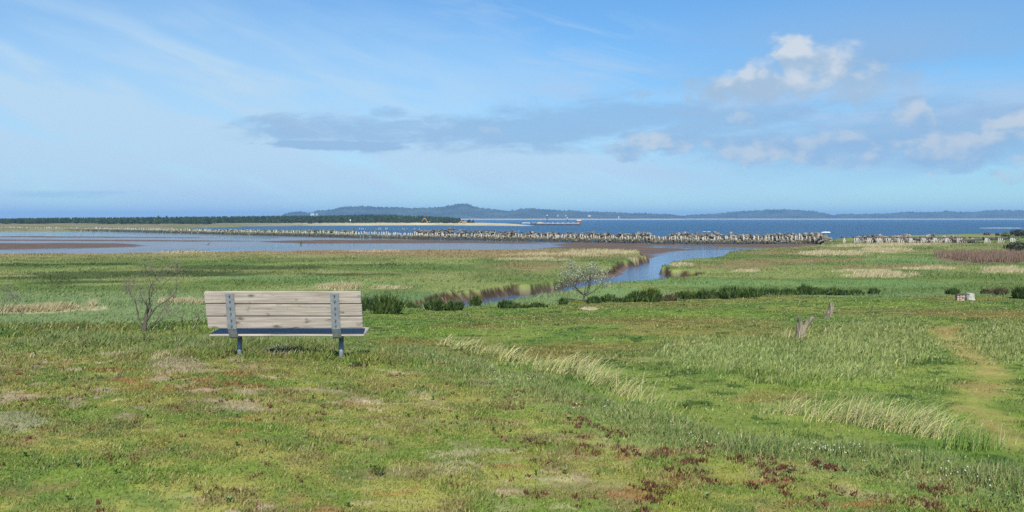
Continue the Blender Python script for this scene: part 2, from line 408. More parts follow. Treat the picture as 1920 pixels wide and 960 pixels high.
def colour(X, Y, z, Z):
    """albedo and wetness of the land"""
    X = np.asarray(X, float); Y = np.asarray(Y, float)
    yy = np.where(Y > .8, Y, .8)
    px = 960 + F * X / yy; py = HY + F * (EYE - z) / yy
    n1 = fbm(X * .8, Y, .55, 5, 60, .62); n2 = fbm(X * .8, Y, .3, 5, 61, .62); n3 = fbm(X, Y, 2.2, 3, 62); n4 = fbm(X, Y, .16, 3, 63)
    # knoll turf
    c = lerp(alb(104, 128, 46), alb(136, 140, 62), sstep(.38, .62, n1))
    c = lerp(c, alb(122, 112, 66), sstep(.5, .66, n2) * .75)
    c = lerp(c, alb(84, 112, 50), sstep(.55, .68, fbm(X, Y, .36, 5, 64, .62)) * .6)
    c = lerp(c, alb(146, 150, 42), sstep(.54, .68, fbm(X, Y, .55, 4, 65, .6)) * .5 * sstep(-1.5, 1.5, X))
    lf = sstep(1.0, -3.0, X) * .75 + .25
    c = lerp(c, alb(150, 100, 58), sstep(.60, .70, fbm(X * .8, Y, .3, 5, 66, .62)) * sstep(.42, .6, fbm(X, Y, 1.7, 3, 69)) * .6)
    c = lerp(c, alb(152, 138, 112), sstep(.57, .66, fbm(X * .7, Y, .26, 5, 67, .62)) * sstep(.36, .58, fbm(X, Y, 1.5, 3, 59)) * .75 * lf)
    c = lerp(c, alb(196, 182, 152), sstep(.66, .72, fbm(X * .6, Y, .2, 4, 68, .6)) * sstep(.4, .6, fbm(X, Y, 1.3, 3, 58)) * .8 * lf)
    c = lerp(c, alb(150, 140, 125), ell(px, py, 30, 790, 60, 22, 2.2 * (n2 - .5)) * .45)
    c = lerp(c, alb(165, 158, 150), ell(px, py, 560, 665, 62, 5, 1.2 * (n4 - .5)) * .9)
    c = lerp(c, alb(160, 145, 125), ell(px, py, 340, 685, 50, 9, 1.2 * (n2 - .5)) * .7)
    edge = sstep(1.3, .2, np.abs(Z['sk'])) * (Z['knoll'] > 0)
    c = lerp(c, alb(114, 140, 80), edge * .7)
    kc = c * np.array([1.42, 1.32, 1.34]); kc = kc * .9 + .1 * kc.mean(-1, keepdims=True)
    # the lower field
    m1 = fbm(X, Y, 3.5, 5, 70); m2 = fbm(X, Y, 9, 4, 71); m3 = fbm(X, Y, .9, 4, 72)
    fc = lerp(alb(98, 128, 58), alb(122, 142, 70), sstep(.4, .62, m1))
    fc = lerp(fc, alb(132, 124, 74), sstep(.5, .64, m2) * .6)
    fc = lerp(fc, alb(72, 108, 48), sstep(.57, .68, m3) * .4)
    fc = lerp(fc, alb(56, 86, 38), sstep(.60, .68, fbm(X, Y, .7, 4, 75, .6)) * .8)
    wv = .9 * (m3 - .5) + .5 * (m1 - .5)
    for e in ((1480, 668, 260, 36), (1650, 640, 140, 42), (1870, 640, 110, 36), (1330, 655, 110, 22), (1560, 700, 130, 24)):
        fc = lerp(fc, alb(142, 160, 98), ell(px, py, *e, wv) * .65)
    for e in ((1120, 650, 150, 9), (1000, 668, 70, 7), (1850, 588, 110, 7), (760, 640, 60, 8), (1450, 745, 90, 14), (900, 612, 90, 6), (1250, 600, 120, 7)):
        fc = lerp(fc, alb(136, 112, 70), ell(px, py, *e, wv * 1.8) * .38)
    for e in ((1300, 590, 140, 8), (1700, 570, 90, 5), (1550, 722, 150, 12), (820, 620, 70, 6), (1870, 780, 80, 30)):
        fc = lerp(fc, alb(120, 146, 58), ell(px, py, *e, wv * 1.8) * .5)
    fc = lerp(fc, alb(190, 182, 160), ell(px, py, 1104, 579, 17, 3, wv * .6) * .9)
    pd = sdpoly(X, Y, PATH) if X.size else X
    pth = sstep(-.32, .42, pd + .8 * (fbm(X, Y, .5, 4, 73, .6) - .5)) * (Y < 60) * (Y > 5) * (Z['knoll'] < .6)
    fc = lerp(fc, lerp(alb(156, 147, 92), alb(142, 152, 78), sstep(.42, .62, m3)), pth * (.7 + .3 * m3))
    fc = lerp(fc, alb(140, 112, 80), pth * (ell(px, py, 1830, 722, 50, 9, wv) + ell(px, py, 1790, 622, 40, 9, wv)).clip(0, 1) * .35)
    fc = lerp(fc, alb(84, 66, 46), (Z['ditch'] * sstep(.4, .6, fbm(X, Y, 4, 3, 74)) * 1.2).clip(0, 1))
    fc = fc * np.array([1.24, 1.12, 1.04])
    c = lerp(fc, kc, Z['knoll'])
    # marsh
    q1 = fbm(X, Y, 14, 4, 80); q2 = fbm(X * .5, Y, 30, 4, 81); q3 = fbm(X, Y, 2.5, 4, 82)
    mc = lerp(alb(100, 128, 56), alb(130, 148, 76), sstep(.38, .62, q1))
    mc = lerp(mc, alb(106, 142, 92), sstep(540, 556, py) * .55)
    mc = lerp(mc, alb(152, 140, 92), sstep(.5, .66, q2) * .55 * sstep(530, 490, py))
    mc = lerp(mc, alb(158, 146, 98), sstep(492, 474, py + 8 * (q1 - .5)) * .55 * sstep(1400, 1000, px))
    wv = 1.0 * (q3 - .5) + .5 * (q1 - .5)
    for e in ((40, 497, 75, 3.2), (180, 496, 75, 2), (260, 514, 260, 6), (110, 521, 140, 4), (420, 502, 160, 4), (560, 502, 60, 3), (100, 531, 50, 3), (340, 515, 120, 5), (185, 528, 90, 3), (640, 515, 90, 2.5), (690, 497, 70, 2)):
        mc = lerp(mc, alb(70, 92, 42), ell(px, py, *e, wv) * .8)
    for e in ((1580, 532, 260, 7), (1300, 530, 160, 6), (1700, 490, 130, 7), (1150, 545, 90, 8), (520, 522, 130, 5), (650, 532, 120, 5)):
        mc = lerp(mc, alb(112, 152, 84), ell(px, py, *e, wv) * .6)
    for e in ((1450, 490, 90, 5), (1700, 500, 150, 4.5), (1560, 488, 80, 4), (1380, 500, 90, 6), (1480, 474, 90, 4), (1000, 500, 90, 7), (780, 474, 280, 5)):
        mc = lerp(mc, alb(150, 132, 88), ell(px, py, *e, wv) * .6)
    for (cx, cy, rx, ry, hh) in DRY_STRIPS:
        mc = lerp(mc, alb(206, 190, 150), ell(px, py, cx, cy + 1, rx, ry, wv * 1.5) * .42)
    mc = lerp(mc, alb(132, 106, 92), ell(px, py, 1860, 487, 110, 7, wv * .5) * .8)
    mc = mc * np.array([1.2, 1.08, 1.06]); mc = mc * .86 + .14 * mc.mean(-1, keepdims=True)
    c = lerp(c, mc, Z['marsh'] * (1 - Z['near']))
    # mud
    u = fbm(X, Y, 3, 4, 90)
    uc = lerp(alb(100, 84, 70), alb(124, 104, 88), u)
    bank = (z > ZW + .38) & (Z['marsh'] < .93)
    uc = np.where(bank[..., None], alb(92, 70, 50) * (0.8 + .4 * u[..., None]), uc)
    mw = np.maximum(Z['mud'], (Z['marsh'] > 0) * (Z['marsh'] < .85)) * (1 - Z['near']) * (1 - sstep(.8, .96, Z['marsh']))
    c = lerp(c, uc, mw.clip(0, 1))
    bk = sstep(ZM - .20, ZM - .34, z) * (Z['marsh'] > .01) * (1 - Z['near']) * (Y < 420)
    c = lerp(c, lerp(alb(58, 48, 37), alb(92, 76, 56), fbm(X, Y, 1.6, 3, 91)), bk.clip(0, 1))
    # spit: sand shore on the right, grey-green rubble and grass on the left
    gx = sstep(420, 760, px)
    sc_ = lerp(alb(140, 134, 102) * (.7 + .6 * fbm(X, Y, 9, 3, 96))[..., None], alb(222, 206, 168) * (.8 + .4 * fbm(X, Y * .5, 30, 3, 95))[..., None], gx)
    sc_ = lerp(sc_, alb(120, 120, 84), sstep(.5, .62, fbm(X, Y * .6, 40, 3, 97)) * (.25 + .4 * (1 - gx)))
    c = lerp(c, sc_, Z['spit'])
    deep = (z < -7.8)
    c = np.where(deep[..., None], alb(96, 84, 66), c)
    wet = np.where((Z['mud'] > .3) & (Z['near'] < .5), np.clip(sstep(ZW + .32, ZW + .05, z), 0, 1), 0.0)
    wet = wet * (1 - .8 * Z['dry'] * (Y > 200))
    wet = np.maximum(wet, Z['mud'] * (Y < 200) * .35 * (z < ZW + .4))
    return c, wet, pth

def build_ground():
    th = np.r_[np.linspace(-180, -46, 18), np.arange(-42, 42.01, .088), np.linspace(46, 180, 18)]
    th = np.radians(th[:-1]); nt_ = len(th)
    rr = np.r_[np.linspace(.4, 3.0, 10), np.geomspace(3.03, 260, 690), np.geomspace(263, 14000, 250)]
    RR, TH = np.meshgrid(rr, th, indexing='ij')
    X = RR * np.sin(TH); Y = RR * np.cos(TH)
    z, Z = land(X, Y, True)
    c, wet, pth = colour(X, Y, z, Z)
    V = np.c_[X.ravel(), Y.ravel(), z.ravel()]
    i = np.arange(len(rr) - 1)[:, None] * nt_; j = np.arange(nt_)[None, :]; k = (j + 1) % nt_
    Q = np.stack([i + j, i + nt_ + j, i + nt_ + k, i + k], -1).reshape(-1, 4)[:, ::-1]
    C = c.reshape(-1, 3); W = wet.ravel()
    pm = pth.ravel()[Q[:, 0]] > .5
    near = Z['near'].ravel()[Q[:, 0]]; ms = Z['marsh'].ravel()[Q[:, 0]]; mu = Z['mud'].ravel()[Q[:, 0]]; sp = Z['spit'].ravel()[Q[:, 0]]
    zone = np.zeros(len(Q), int)
    zone[(mu > .3) & (near < .5)] = 2
    zone[(ms > .5) & (near < .5)] = 1
    zone[sp > .4] = 3
    zone[pm] = 4
    for zi, nm in enumerate(('ground', 'marsh', 'mudflat', 'sand_spit', 'path')):
        q = Q[zone == zi]
        u, inv = np.unique(q, return_inverse=True)
        inv = inv.reshape(q.shape)
        VV, CC, WW = V[u], C[u], W[u]
        if zi == 0:   # close the sheet under the camera
            pass
        o = mesh_np(nm, VV, inv, M_GROUND, CC, True, None, {'wet': WW})
        props(o, kind='structure')
    n = nt_
    Vc = np.vstack([V[:n], [[0, 0, float(z[0].mean())]]]); Tc = np.c_[np.arange(n), (np.arange(n) + 1) % n, np.full(n, n)][:, ::-1]
    props(mesh_np('ground', Vc, Tc, M_GROUND, np.vstack([C[:n], C[:1]]), True, None, {'wet': np.zeros(n + 1)}), kind='structure')
build_ground()

# ------------------------------------------------------------------ water
def water_sheet(name, poly_rows, mat):
    V = []; T = []
    rows, cols = len(poly_rows), len(poly_rows[0])
    for r_ in poly_rows: V += r_
    for a in range(rows - 1):
        for b in range(cols - 1):
            T.append((a * cols + b, a * cols + b + 1, (a + 1) * cols + b + 1, (a + 1) * cols + b))
    return props(mesh_np(name, V, T, mat), kind='structure')
M_BAY = mat_water('river_water', (.024, .08, .15), .3, .35, 1.6, spec=.16)
M_CREEK = mat_water('creek_water', (.05, .12, .23), .10, .7, .12, spec=.7)
M_POOL = mat_water('pool_water', (.03, .055, .075), .08, .7, .16)
ys = [58, 120, 180, 262]
water_sheet('creek', [[(x, y, ZW) for x in np.linspace(-80, 140, 12)] for y in ys], M_CREEK)
# sheltered water inside the line of piles, open river beyond it
PILE_PX = [(1965, 457, ZM), (1920, 457.5, ZM), (1760, 457, ZM), (1600, 456, ZM), (1540, 456, -6.4), (1300, 458, ZW), (1000, 452.5, ZW), (800, 449, ZW), (640, 444.5, ZW),
           (480, 441, ZW), (330, 437.2, ZW), (200, 433.8, ZW), (0, 431.6, ZW), (-150, 430.6, ZW)]
PILE_PTS = np.array([unproj(a, b, z) for a, b, z in PILE_PX])
def pile_y(x):
    o = np.argsort(PILE_PTS[:, 0]); return np.interp(x, PILE_PTS[o, 0], PILE_PTS[o, 1])
xs = np.r_[np.linspace(-900, -420, 8), np.linspace(-400, 150, 40), np.linspace(180, 900, 8)]
water_sheet('bay', [[(x, 262, ZW) for x in xs], [(x, max(263.0, float(pile_y(x)) + 6), ZW) for x in xs]], M_POOL)
water_sheet('river', [[(x, max(263.0, float(pile_y(x)) + 6) if k == 0 else d, ZW) for x in (xs if k == 0 else np.linspace(-d * 1.2 - 900, d * 1.2 + 900, len(xs)))]
                      for k, d in enumerate((0, 1100, 3000, 7000, 13500))], M_BAY)

# ------------------------------------------------------------------ grass
def scatter(n, d0, d1, p, pxlo=-420, pxhi=2340):
    """random ground points in the view wedge; density falls as D**p"""
    u = RNG.random(n); e = p + 2
    D = (d0 ** e + u * (d1 ** e - d0 ** e)) ** (1 / e) if abs(e) > 1e-6 else d0 * (d1 / d0) ** u
    X = (RNG.uniform(pxlo, pxhi, n) - 960) / F * D
    return X, D

def veg(name, X, Y, sel, hf, wf, cf, lean=(.25, .05), spread=.45, mat=None, seg=True, label=None):
    z, Z = land(X, Y, True)
    k = sel(X, Y, z, Z); X, Y, z = X[k], Y[k], z[k]; Z = {a: b[k] for a, b in Z.items()}
    c, wet, pth = colour(X, Y, z, Z)
    n = len(X)
    h = hf(X, Y, z, Z, pth) * RNG.uniform(.55, 1.3, n); w = wf(X, Y, h) * RNG.uniform(.7, 1.3, n)
    c = cf(c, X, Y, Z) * RNG.uniform(.72, 1.3, n)[:, None]
    lx = lean[0] + RNG.normal(0, spread, n); ly = lean[1] + RNG.normal(0, spread, n)
    V, T, C = blades(np.c_[X, Y, z - .004], h, w, RNG.normal(0, .9, n), lx, ly, np.clip(c, 0, .8), seg)
    o = mesh_np(name, V, T, mat or M_GRASS, C)
    return props(o, label, None, None, 'stuff')

def tint(c, g, a):
    return c * (1 - a) + g * a
# short turf of the knoll
X, Y = scatter(700000, 4.3, 17, -.6)
def turf_h(X, Y, z, Z, pth):
    e = sstep(1.0, .1, np.abs(Z['sk']))
    bench = sstep(.9, .3, np.abs(X + 2.72) - .9) * sstep(.26, .1, np.abs(Y - 11.87)) * sstep(.05, .12, np.abs(X + 3.33)) * sstep(.05, .12, np.abs(X + 2.09))
    return (.085 * bench + .022 + .02 * sstep(.45, .7, fbm(X, Y, .3, 4, 101)) + .12 * e * sstep(.35, .6, fbm(X, Y, .7, 3, 102)) + .05 * sstep(10.5, 13, Y) * sstep(.4, .6, fbm(X, Y, .8, 2, 103)))
def turf_c(c, X, Y, Z):
    n = len(X); t = RNG.random(n)
    c = np.where((t < .3)[:, None], tint(c, alb(118, 146, 62), .55), c)
    c = np.where((t > .82)[:, None], tint(c, alb(196, 182, 128), .6), c)
    return c
veg('short_grass', X, Y, lambda X, Y, z, Z: (Z['knoll'] > .5) & (RNG.random(len(X)) < .35 + .65 * sstep(.66, .54, fbm(X * .7, Y, .26, 5, 67, .62))),
    turf_h, lambda X, Y, h: .0035 + .0006 * Y, turf_c)
# grass of the lower field
X, Y = scatter(420000, 7, 84, -.7)
def field_h(X, Y, z, Z, pth):
    yy = Y; px = 960 + F * X / yy; py = HY + F * (EYE - z) / yy
    sage = np.maximum.reduce([ell(px, py, *e) for e in ((1480, 668, 260, 40), (1650, 640, 140, 46), (1870, 640, 110, 40), (1330, 655, 110, 26), (1560, 700, 130, 28))])
    h = .04 + .06 * sstep(.5, .7, fbm(X, Y, 1.4, 3, 110)) + .13 * sage * fbm(X, Y, .8, 3, 111) * 1.6
    h = h + .22 * sstep(-8, -16, X) * sstep(.4, .6, fbm(X, Y, 1.5, 3, 112))
    return h * (1 - .75 * pth)
veg('field_grass', X, Y, lambda X, Y, z, Z: (Z['knoll'] < .6) & (Z['near'] > .45), field_h, lambda X, Y, h: .006 + .0009 * Y,
    lambda c, X, Y, Z: np.where((RNG.random(len(X)) < .14)[:, None], tint(c, alb(196, 196, 140), .6), np.where((RNG.random(len(X)) < .3)[:, None], tint(c, alb(76, 108, 48), .5), c)), (.3, .05), .4)
# marsh grass
X, Y = scatter(390000, 58, 330, -1.0)
veg('marsh_grass', X, Y, lambda X, Y, z, Z: (Z['marsh'] > .78) & (Z['near'] < .5), lambda X, Y, z, Z, p: .11 + .22 * sstep(.4, .65, fbm(X, Y, 5, 3, 120)),
    lambda X, Y, h: .02 + .0009 * Y, lambda c, X, Y, Z: c, (.3, .1), .4, None, False)
# bleached reeds in bands
def reeds():
    VV, TT, CC, n0 = [], [], [], 0
    for (cx, cy, rx, ry, hh) in DRY_STRIPS:
        p0 = unproj(cx, cy, ZM); D0 = p0[1]
        dl = unproj(cx, cy + ry, ZM)[1]; du = unproj(cx, max(cy - ry, HY + 20), ZM)[1]
        n = int(min(9000, 20 + 36 * rx * ry * .55))
        t = RNG.random(n); a = RNG.random(n) * 2 * math.pi
        rad = np.sqrt(t)
        X = p0[0] + np.cos(a) * rad * rx / F * D0; yq = cy + np.sin(a) * rad * ry
        Y = F * (EYE - ZM) / (yq - HY); X = (cx + np.cos(a) * rad * rx - 960) / F * Y
        k = (fbm(X, Y, 3.0, 4, 130) + .28 * (.55 - rad)) > .40 + RNG.uniform(0, .16, n)
        X, Y = X[k], Y[k]; z, Z = land(X, Y, True)
        k = (Z['marsh'] > .7); X, Y, z = X[k], Y[k], z[k]; n = len(X)
        if not n: continue
        h = hh * RNG.uniform(.4, 1.5, n) * (.6 + .8 * fbm(X, Y, 2.5, 2, 131)); w = (.012 + .00055 * Y) * RNG.uniform(.7, 1.3, n)
        c = np.where((RNG.random(n) < .75)[:, None], alb(208, 196, 156), alb(166, 160, 108)) * RNG.uniform(.75, 1.25, n)[:, None]
        V, T, C = blades(np.c_[X, Y, z], h, w, RNG.normal(0, .8, n), .45 + RNG.normal(0, .22, n), RNG.normal(0, .25, n), c, False)
        VV.append(V); TT.append(T + n0); CC.append(C); n0 += len(V)
    props(mesh_np('dry_reeds', np.vstack(VV), np.vstack(TT), M_REED, np.vstack(CC)), kind='stuff')
reeds()
# reddish thicket on the far right of the marsh: a mass of fine bare stems
n = 9000
yq = RNG.uniform(478, 492, n); xq = RNG.uniform(1750, 2100, n)
k = yq < 481 + (xq - 1750) * .14; xq, yq = xq[k], yq[k]
D = F * (EYE - ZM) / (yq - HY); X = (xq - 960) / F * D; n = len(X)
c = np.where((RNG.random(n) < .7)[:, None], alb(150, 122, 106), alb(140, 128, 92)) * RNG.uniform(.7, 1.25, n)[:, None]
V, T, C = blades(np.c_[X, D, land(X, D)], RNG.uniform(.7, 1.7, n), RNG.uniform(.08, .2, n), RNG.normal(0, .8, n), RNG.normal(.1, .25, n), RNG.normal(0, .25, n), c, False)
props(mesh_np('reddish_thicket', V, T, M_LEAF, C), kind='stuff')

# dark red sorrel tufts in the turf
def sorrel():
    spots = []
    X, Y = scatter(50000, 4.4, 14, .0)
    z, Z = land(X, Y, True); px = 960 + F * X / Y; py = HY + F * (EYE - z) / Y
    dens = sstep(.52, .66, fbm(X, Y, .32, 4, 140, .6)) * (.1 + ell(px, py, 1420, 870, 260, 75) * .8 + ell(px, py, 1550, 930, 420, 55) * .6 + ell(px, py, 1180, 830, 220, 60) * .8 + ell(px, py, 960, 745, 230, 30) * .45 + ell(px, py, 560, 915, 200, 25) * .3)
    k = (RNG.random(len(X)) < dens) & (Z['knoll'] > .7)
    X, Y, z = X[k], Y[k], z[k]
    m = 9
    X = np.repeat(X, m) + RNG.normal(0, .014, len(X) * m); Y = np.repeat(Y, m) + RNG.normal(0, .02, len(Y) * m); z = np.repeat(z, m)
    n = len(X)
    c = np.where((RNG.random(n) < .8)[:, None], alb(112, 72, 56), alb(126, 56, 54)) * RNG.uniform(.6, 1.3, n)[:, None]
    V, T, C = blades(np.c_[X, Y, z], RNG.uniform(.012, .042, n), RNG.uniform(.006, .012, n), RNG.normal(0, 1, n), RNG.normal(.05, .5, n), RNG.normal(0, .5, n), c)
    props(mesh_np('red_sorrel', V, T, M_LEAF, C), kind='stuff')
sorrel()
# broad-leaved weeds flat in the turf
def weeds():
    X, Y = scatter(260, 4.5, 13.5, -.4); z, Z = land(X, Y, True); k = Z['knoll'] > .8; X, Y, z = X[k], Y[k], z[k]
    m = 10; s = np.repeat(RNG.uniform(.4, .95, len(X)), m); tone = np.repeat(RNG.random(len(X)), m)
    a = np.tile(np.arange(m) * 6.283 / m, len(X)) + RNG.normal(0, .25, len(X) * m)
    X = np.repeat(X, m); Y = np.repeat(Y, m); z = np.repeat(z, m); n = len(X)
    c = np.where((tone < .6)[:, None], alb(118, 152, 66), alb(138, 166, 106)) * RNG.uniform(.7, 1.25, n)[:, None]
    V, T, C = blades(np.c_[X, Y, z + .016], .05 * s, .016 * s, a + 1.57, np.cos(a) * .8, np.sin(a) * .8, c)
    props(mesh_np('turf_weeds', V, T, M_GRASS, C), kind='stuff')
weeds()
# small white flowers along the edge of the knoll
def flowers():
    X, Y = scatter(36000, 5.5, 15, -.3)
    z, Z = land(X, Y, True); px = 960 + F * X / Y
    d = sstep(.8, .1, np.abs(Z['sk'] - .35)) * sstep(.48, .62, fbm(X, Y, .5, 3, 150)) * (.16 + .5 * sstep(1250, 1500, px))
    k = RNG.random(len(X)) < d * .75
    X, Y, z = X[k], Y[k], z[k]; A = Acc()
    for x, y, q in zip(X, Y, z):
        r = random.uniform(.003, .0055); h = random.uniform(.05, .13)
        a = np.arange(6) * math.pi / 3
        ring = np.c_[x + r * np.cos(a), y + r * np.sin(a) * .8, np.full(6, q + h) + .004 * np.sin(a)]
        A.add(np.vstack([ring, [[x, y, q + h + .005]], [[x, y, q + h - .006]]]), [(i, (i + 1) % 6, 6) for i in range(6)] + [((i + 1) % 6, i, 7) for i in range(6)], np.array([.62, .6, .56]))
        A.add([[x - .001, y, q], [x + .001, y, q], [x, y, q + h]], [(0, 1, 2)], alb(96, 120, 60))
    props(A.build('white_flowers', M_LEAF), kind='stuff')
flowers()

# ------------------------------------------------------------------ park bench
def mat_wood():
    m, nt, out = newmat('weathered_plank'); L = nt.links.new
    tc = nd(nt, 'ShaderNodeTexCoord'); oi = nd(nt, 'ShaderNodeObjectInfo')
    ad = nd(nt, 'ShaderNodeVectorMath', operation='ADD'); sc_ = nd(nt, 'ShaderNodeVectorMath', operation='SCALE'); sc_.inputs['Scale'].default_value = 37
    cb = nd(nt, 'ShaderNodeCombineXYZ'); L(oi.outputs['Random'], cb.inputs[0]); L(oi.outputs['Random'], cb.inputs[1]); L(cb.outputs[0], sc_.inputs[0])
    L(tc.outputs['Object'], ad.inputs[0]); L(sc_.outputs[0], ad.inputs[1])
    mp = nd(nt, 'ShaderNodeMapping'); mp.inputs['Scale'].default_value = (1.6, 30, 30); L(ad.outputs[0], mp.inputs[0])
    g = nd(nt, 'ShaderNodeTexNoise'); g.inputs['Scale'].default_value = 1.4; g.inputs['Detail'].default_value = 8; L(mp.outputs[0], g.inputs['Vector'])
    rp = nd(nt, 'ShaderNodeValToRGB'); e = rp.color_ramp.elements
    e[0].position = .3; e[0].color = (.26, .222, .18, 1); e[1].position = .7; e[1].color = (.49, .43, .365, 1)
    L(g.outputs[0], rp.inputs[0])
    mp2 = nd(nt, 'ShaderNodeMapping'); mp2.inputs['Scale'].default_value = (2.6, 6, 6); L(ad.outputs[0], mp2.inputs[0])
    k = nd(nt, 'ShaderNodeTexNoise'); k.inputs['Scale'].default_value = 2.2; k.inputs['Detail'].default_value = 6; k.inputs['Distortion'].default_value = .6; L(mp2.outputs[0], k.inputs['Vector'])
    kr = nd(nt, 'ShaderNodeMapRange'); kr.inputs[1].default_value = .6; kr.inputs[2].default_value = .74; kr.inputs[3].default_value = 1; kr.inputs[4].default_value = .45
    L(k.outputs[0], kr.inputs[0])
    # dark knots
    mp3 = nd(nt, 'ShaderNodeMapping'); mp3.inputs['Scale'].default_value = (3.2, 7.5, 7.5); L(ad.outputs[0], mp3.inputs[0])
    vo = nd(nt, 'ShaderNodeTexVoronoi'); vo.inputs['Scale'].default_value = 1.0; L(mp3.outputs[0], vo.inputs['Vector'])
    vr = nd(nt, 'ShaderNodeMapRange'); vr.inputs[1].default_value = .07; vr.inputs[2].default_value = .2; vr.inputs[3].default_value = .3; vr.inputs[4].default_value = 1
    L(vo.outputs['Distance'], vr.inputs[0])
    mm = nd(nt, 'ShaderNodeMath', operation='MULTIPLY'); L(kr.outputs[0], mm.inputs[0]); L(vr.outputs[0], mm.inputs[1])
    mu = nd(nt, 'ShaderNodeVectorMath', operation='MULTIPLY'); L(rp.outputs[0], mu.inputs[0]); L(mm.outputs[0], mu.inputs[1])
    bs = nd(nt, 'ShaderNodeBsdfPrincipled'); bs.inputs['Roughness'].default_value = .75; L(mu.outputs[0], bs.inputs['Base Color'])
    b = nd(nt, 'ShaderNodeBump'); b.inputs['Strength'].default_value = .4; b.inputs['Distance'].default_value = .004
    L(g.outputs[0], b.inputs['Height']); L(b.outputs[0], bs.inputs['Normal']); L(bs.outputs[0], out.inputs[0])
    return m
M_WOOD = mat_wood()
M_STEEL = mat_plain('galvanised_steel', (.27, .30, .33), .5, .35, 16, .22, .1)
M_BOLT = mat_plain('bolt_steel', (.36, .36, .36), .35, .8, 30, .2)

def bm_obj(name, bm, mat, parent, smooth=False):
    me = bpy.data.meshes.new(name); bm.normal_update(); bm.to_mesh(me); bm.free()
    me.materials.append(mat)
    if smooth:
        for p in me.polygons: p.use_smooth = True
    return link(bpy.data.objects.new(name, me), parent)

def plank(name, L_, W_, T_, parent, loc, rx):
    bm = bmesh.new(); bmesh.ops.create_cube(bm, size=1)
    bmesh.ops.scale(bm, vec=(L_, T_, W_), verts=bm.verts)
    bmesh.ops.bevel(bm, geom=bm.edges[:], offset=.006, segments=2, affect='EDGES')
    o = bm_obj(name, bm, M_WOOD, parent); o.location = loc; o.rotation_euler = (rx, 0, 0)
    return o

def bench():
    Y0 = 11.75; XC = -2.712
    t = thing('park_bench', 'weathered grey plank park bench with galvanised steel brackets facing the bay', 'bench', (XC, Y0, 0))
    # backrest: the rear face leans from (y 0, z .36) to (y -.115, z .797)
    dy, dz = -.115, .437; ln = math.hypot(dy, dz); uy, uz = dy / ln, dz / ln      # along the slope, upwards
    nyv, nzv = uz, -uy                                                             # towards the bay
    ang = math.atan2(-uy, uz)
    wds = [1.850, 1.855, 1.853]; off = [.004, -.001, -.006]
    for i in range(3):
        s = .07 + i * .1555; th = .042
        c = (off[i], uy * s + nyv * th / 2, .36 + uz * s + nzv * th / 2)
        plank('back_slat', wds[i], .1435, th, t, c, ang)
    # seat, tilted down to the rear
    sy, sz = .43, .04; sl = math.hypot(sy, sz); vy, vz = sy / sl, sz / sl; sa = math.atan2(vz, vy)
    for i in range(3):
        s = .0725 + i * .15; th = .027
        c = (.004, .074 + vy * s + vz * th / 2, .278 + vz * s * .8 - vy * th / 2)
        o = plank('seat_slat', 1.86, .143, th, t, c, 0); o.rotation_euler = (math.pi / 2 + sa, 0, 0)
    for px, gz in ((-.630, -.01), (.612, -.075)):
        # steel strap: up the back, round under the seat
        prof = [(uy * .437 - nyv * .0035, .36 + uz * .437 - nzv * .0035), (uy * .2, .36 + uz * .2), (-.001, .352), (.004, .342), (.03, .302), (.064, .249), (.085, .236), (.28, .238), (.49, .26)]
        prof[0] = (uy * .437 - .004, .36 + uz * .437); prof[1] = (uy * .2 - .004, .36 + uz * .2); prof[2] = (-.004, .352)
        bm = bmesh.new(); w = .052; th = .009
        rows = []
        for k, (y, z) in enumerate(prof):
            a = prof[max(k - 1, 0)]; b = prof[min(k + 1, len(prof) - 1)]
            dyy, dzz = b[0] - a[0], b[1] - a[1]; l = math.hypot(dyy, dzz); n_ = (dzz / l, -dyy / l)
            rows.append([bm.verts.new((px + sx, y + n_[0] * o_, z + n_[1] * o_)) for sx, o_ in ((-w, 0), (w, 0), (w, th), (-w, th))])
        for k in range(len(rows) - 1):
            for q in range(4):
                bm.faces.new((rows[k][q], rows[k][(q + 1) % 4], rows[k + 1][(q + 1) % 4], rows[k + 1][q]))
        bm.faces.new(rows[0][::-1]); bm.faces.new(rows[-1])
        bmesh.ops.recalc_face_normals(bm, faces=bm.faces[:])
        br = bm_obj('bracket', bm, M_STEEL, t)
        for i in range(3):
            for d in (-.036, .034):
                s = .07 + i * .1555 + d
                bm = bmesh.new()
                bmesh.ops.create_cone(bm, cap_ends=True, segments=10, radius1=.0125, radius2=.0125, depth=.003)
                r_ = bmesh.ops.create_cone(bm, cap_ends=True, segments=6, radius1=.0085, radius2=.0085, depth=.011)
                bmesh.ops.translate(bm, vec=(0, 0, .006), verts=r_['verts'])
                r_ = bmesh.ops.create_cone(bm, cap_ends=True, segments=8, radius1=.0045, radius2=.004, depth=.012)
                bmesh.ops.translate(bm, vec=(0, 0, .0165), verts=r_['verts'])
                bo = bm_obj('bolt', bm, M_BOLT, br)
                bo.location = (px, uy * s - .005 - nyv * .009, .36 + uz * s - nzv * .009)
                bo.rotation_euler = (math.pi / 2 + ang, 0, 0)
        # leg: steel tube with a base collar
        A = Acc(); A.tube([(px + .014, .27, gz - .08), (px + .014, .27, .237)], [.03, .03], 16)
        lg = A.build('leg', M_STEEL, t, False)
        for p in lg.data.polygons: p.use_smooth = len(p.vertices) == 3 and abs(p.normal.z) < .5
        A = Acc(); A.tube([(px + .014, .27, gz - .03), (px + .014, .27, gz + .012)], [.05, .045], 16); A.build('foot', M_STEEL, lg)
bench()

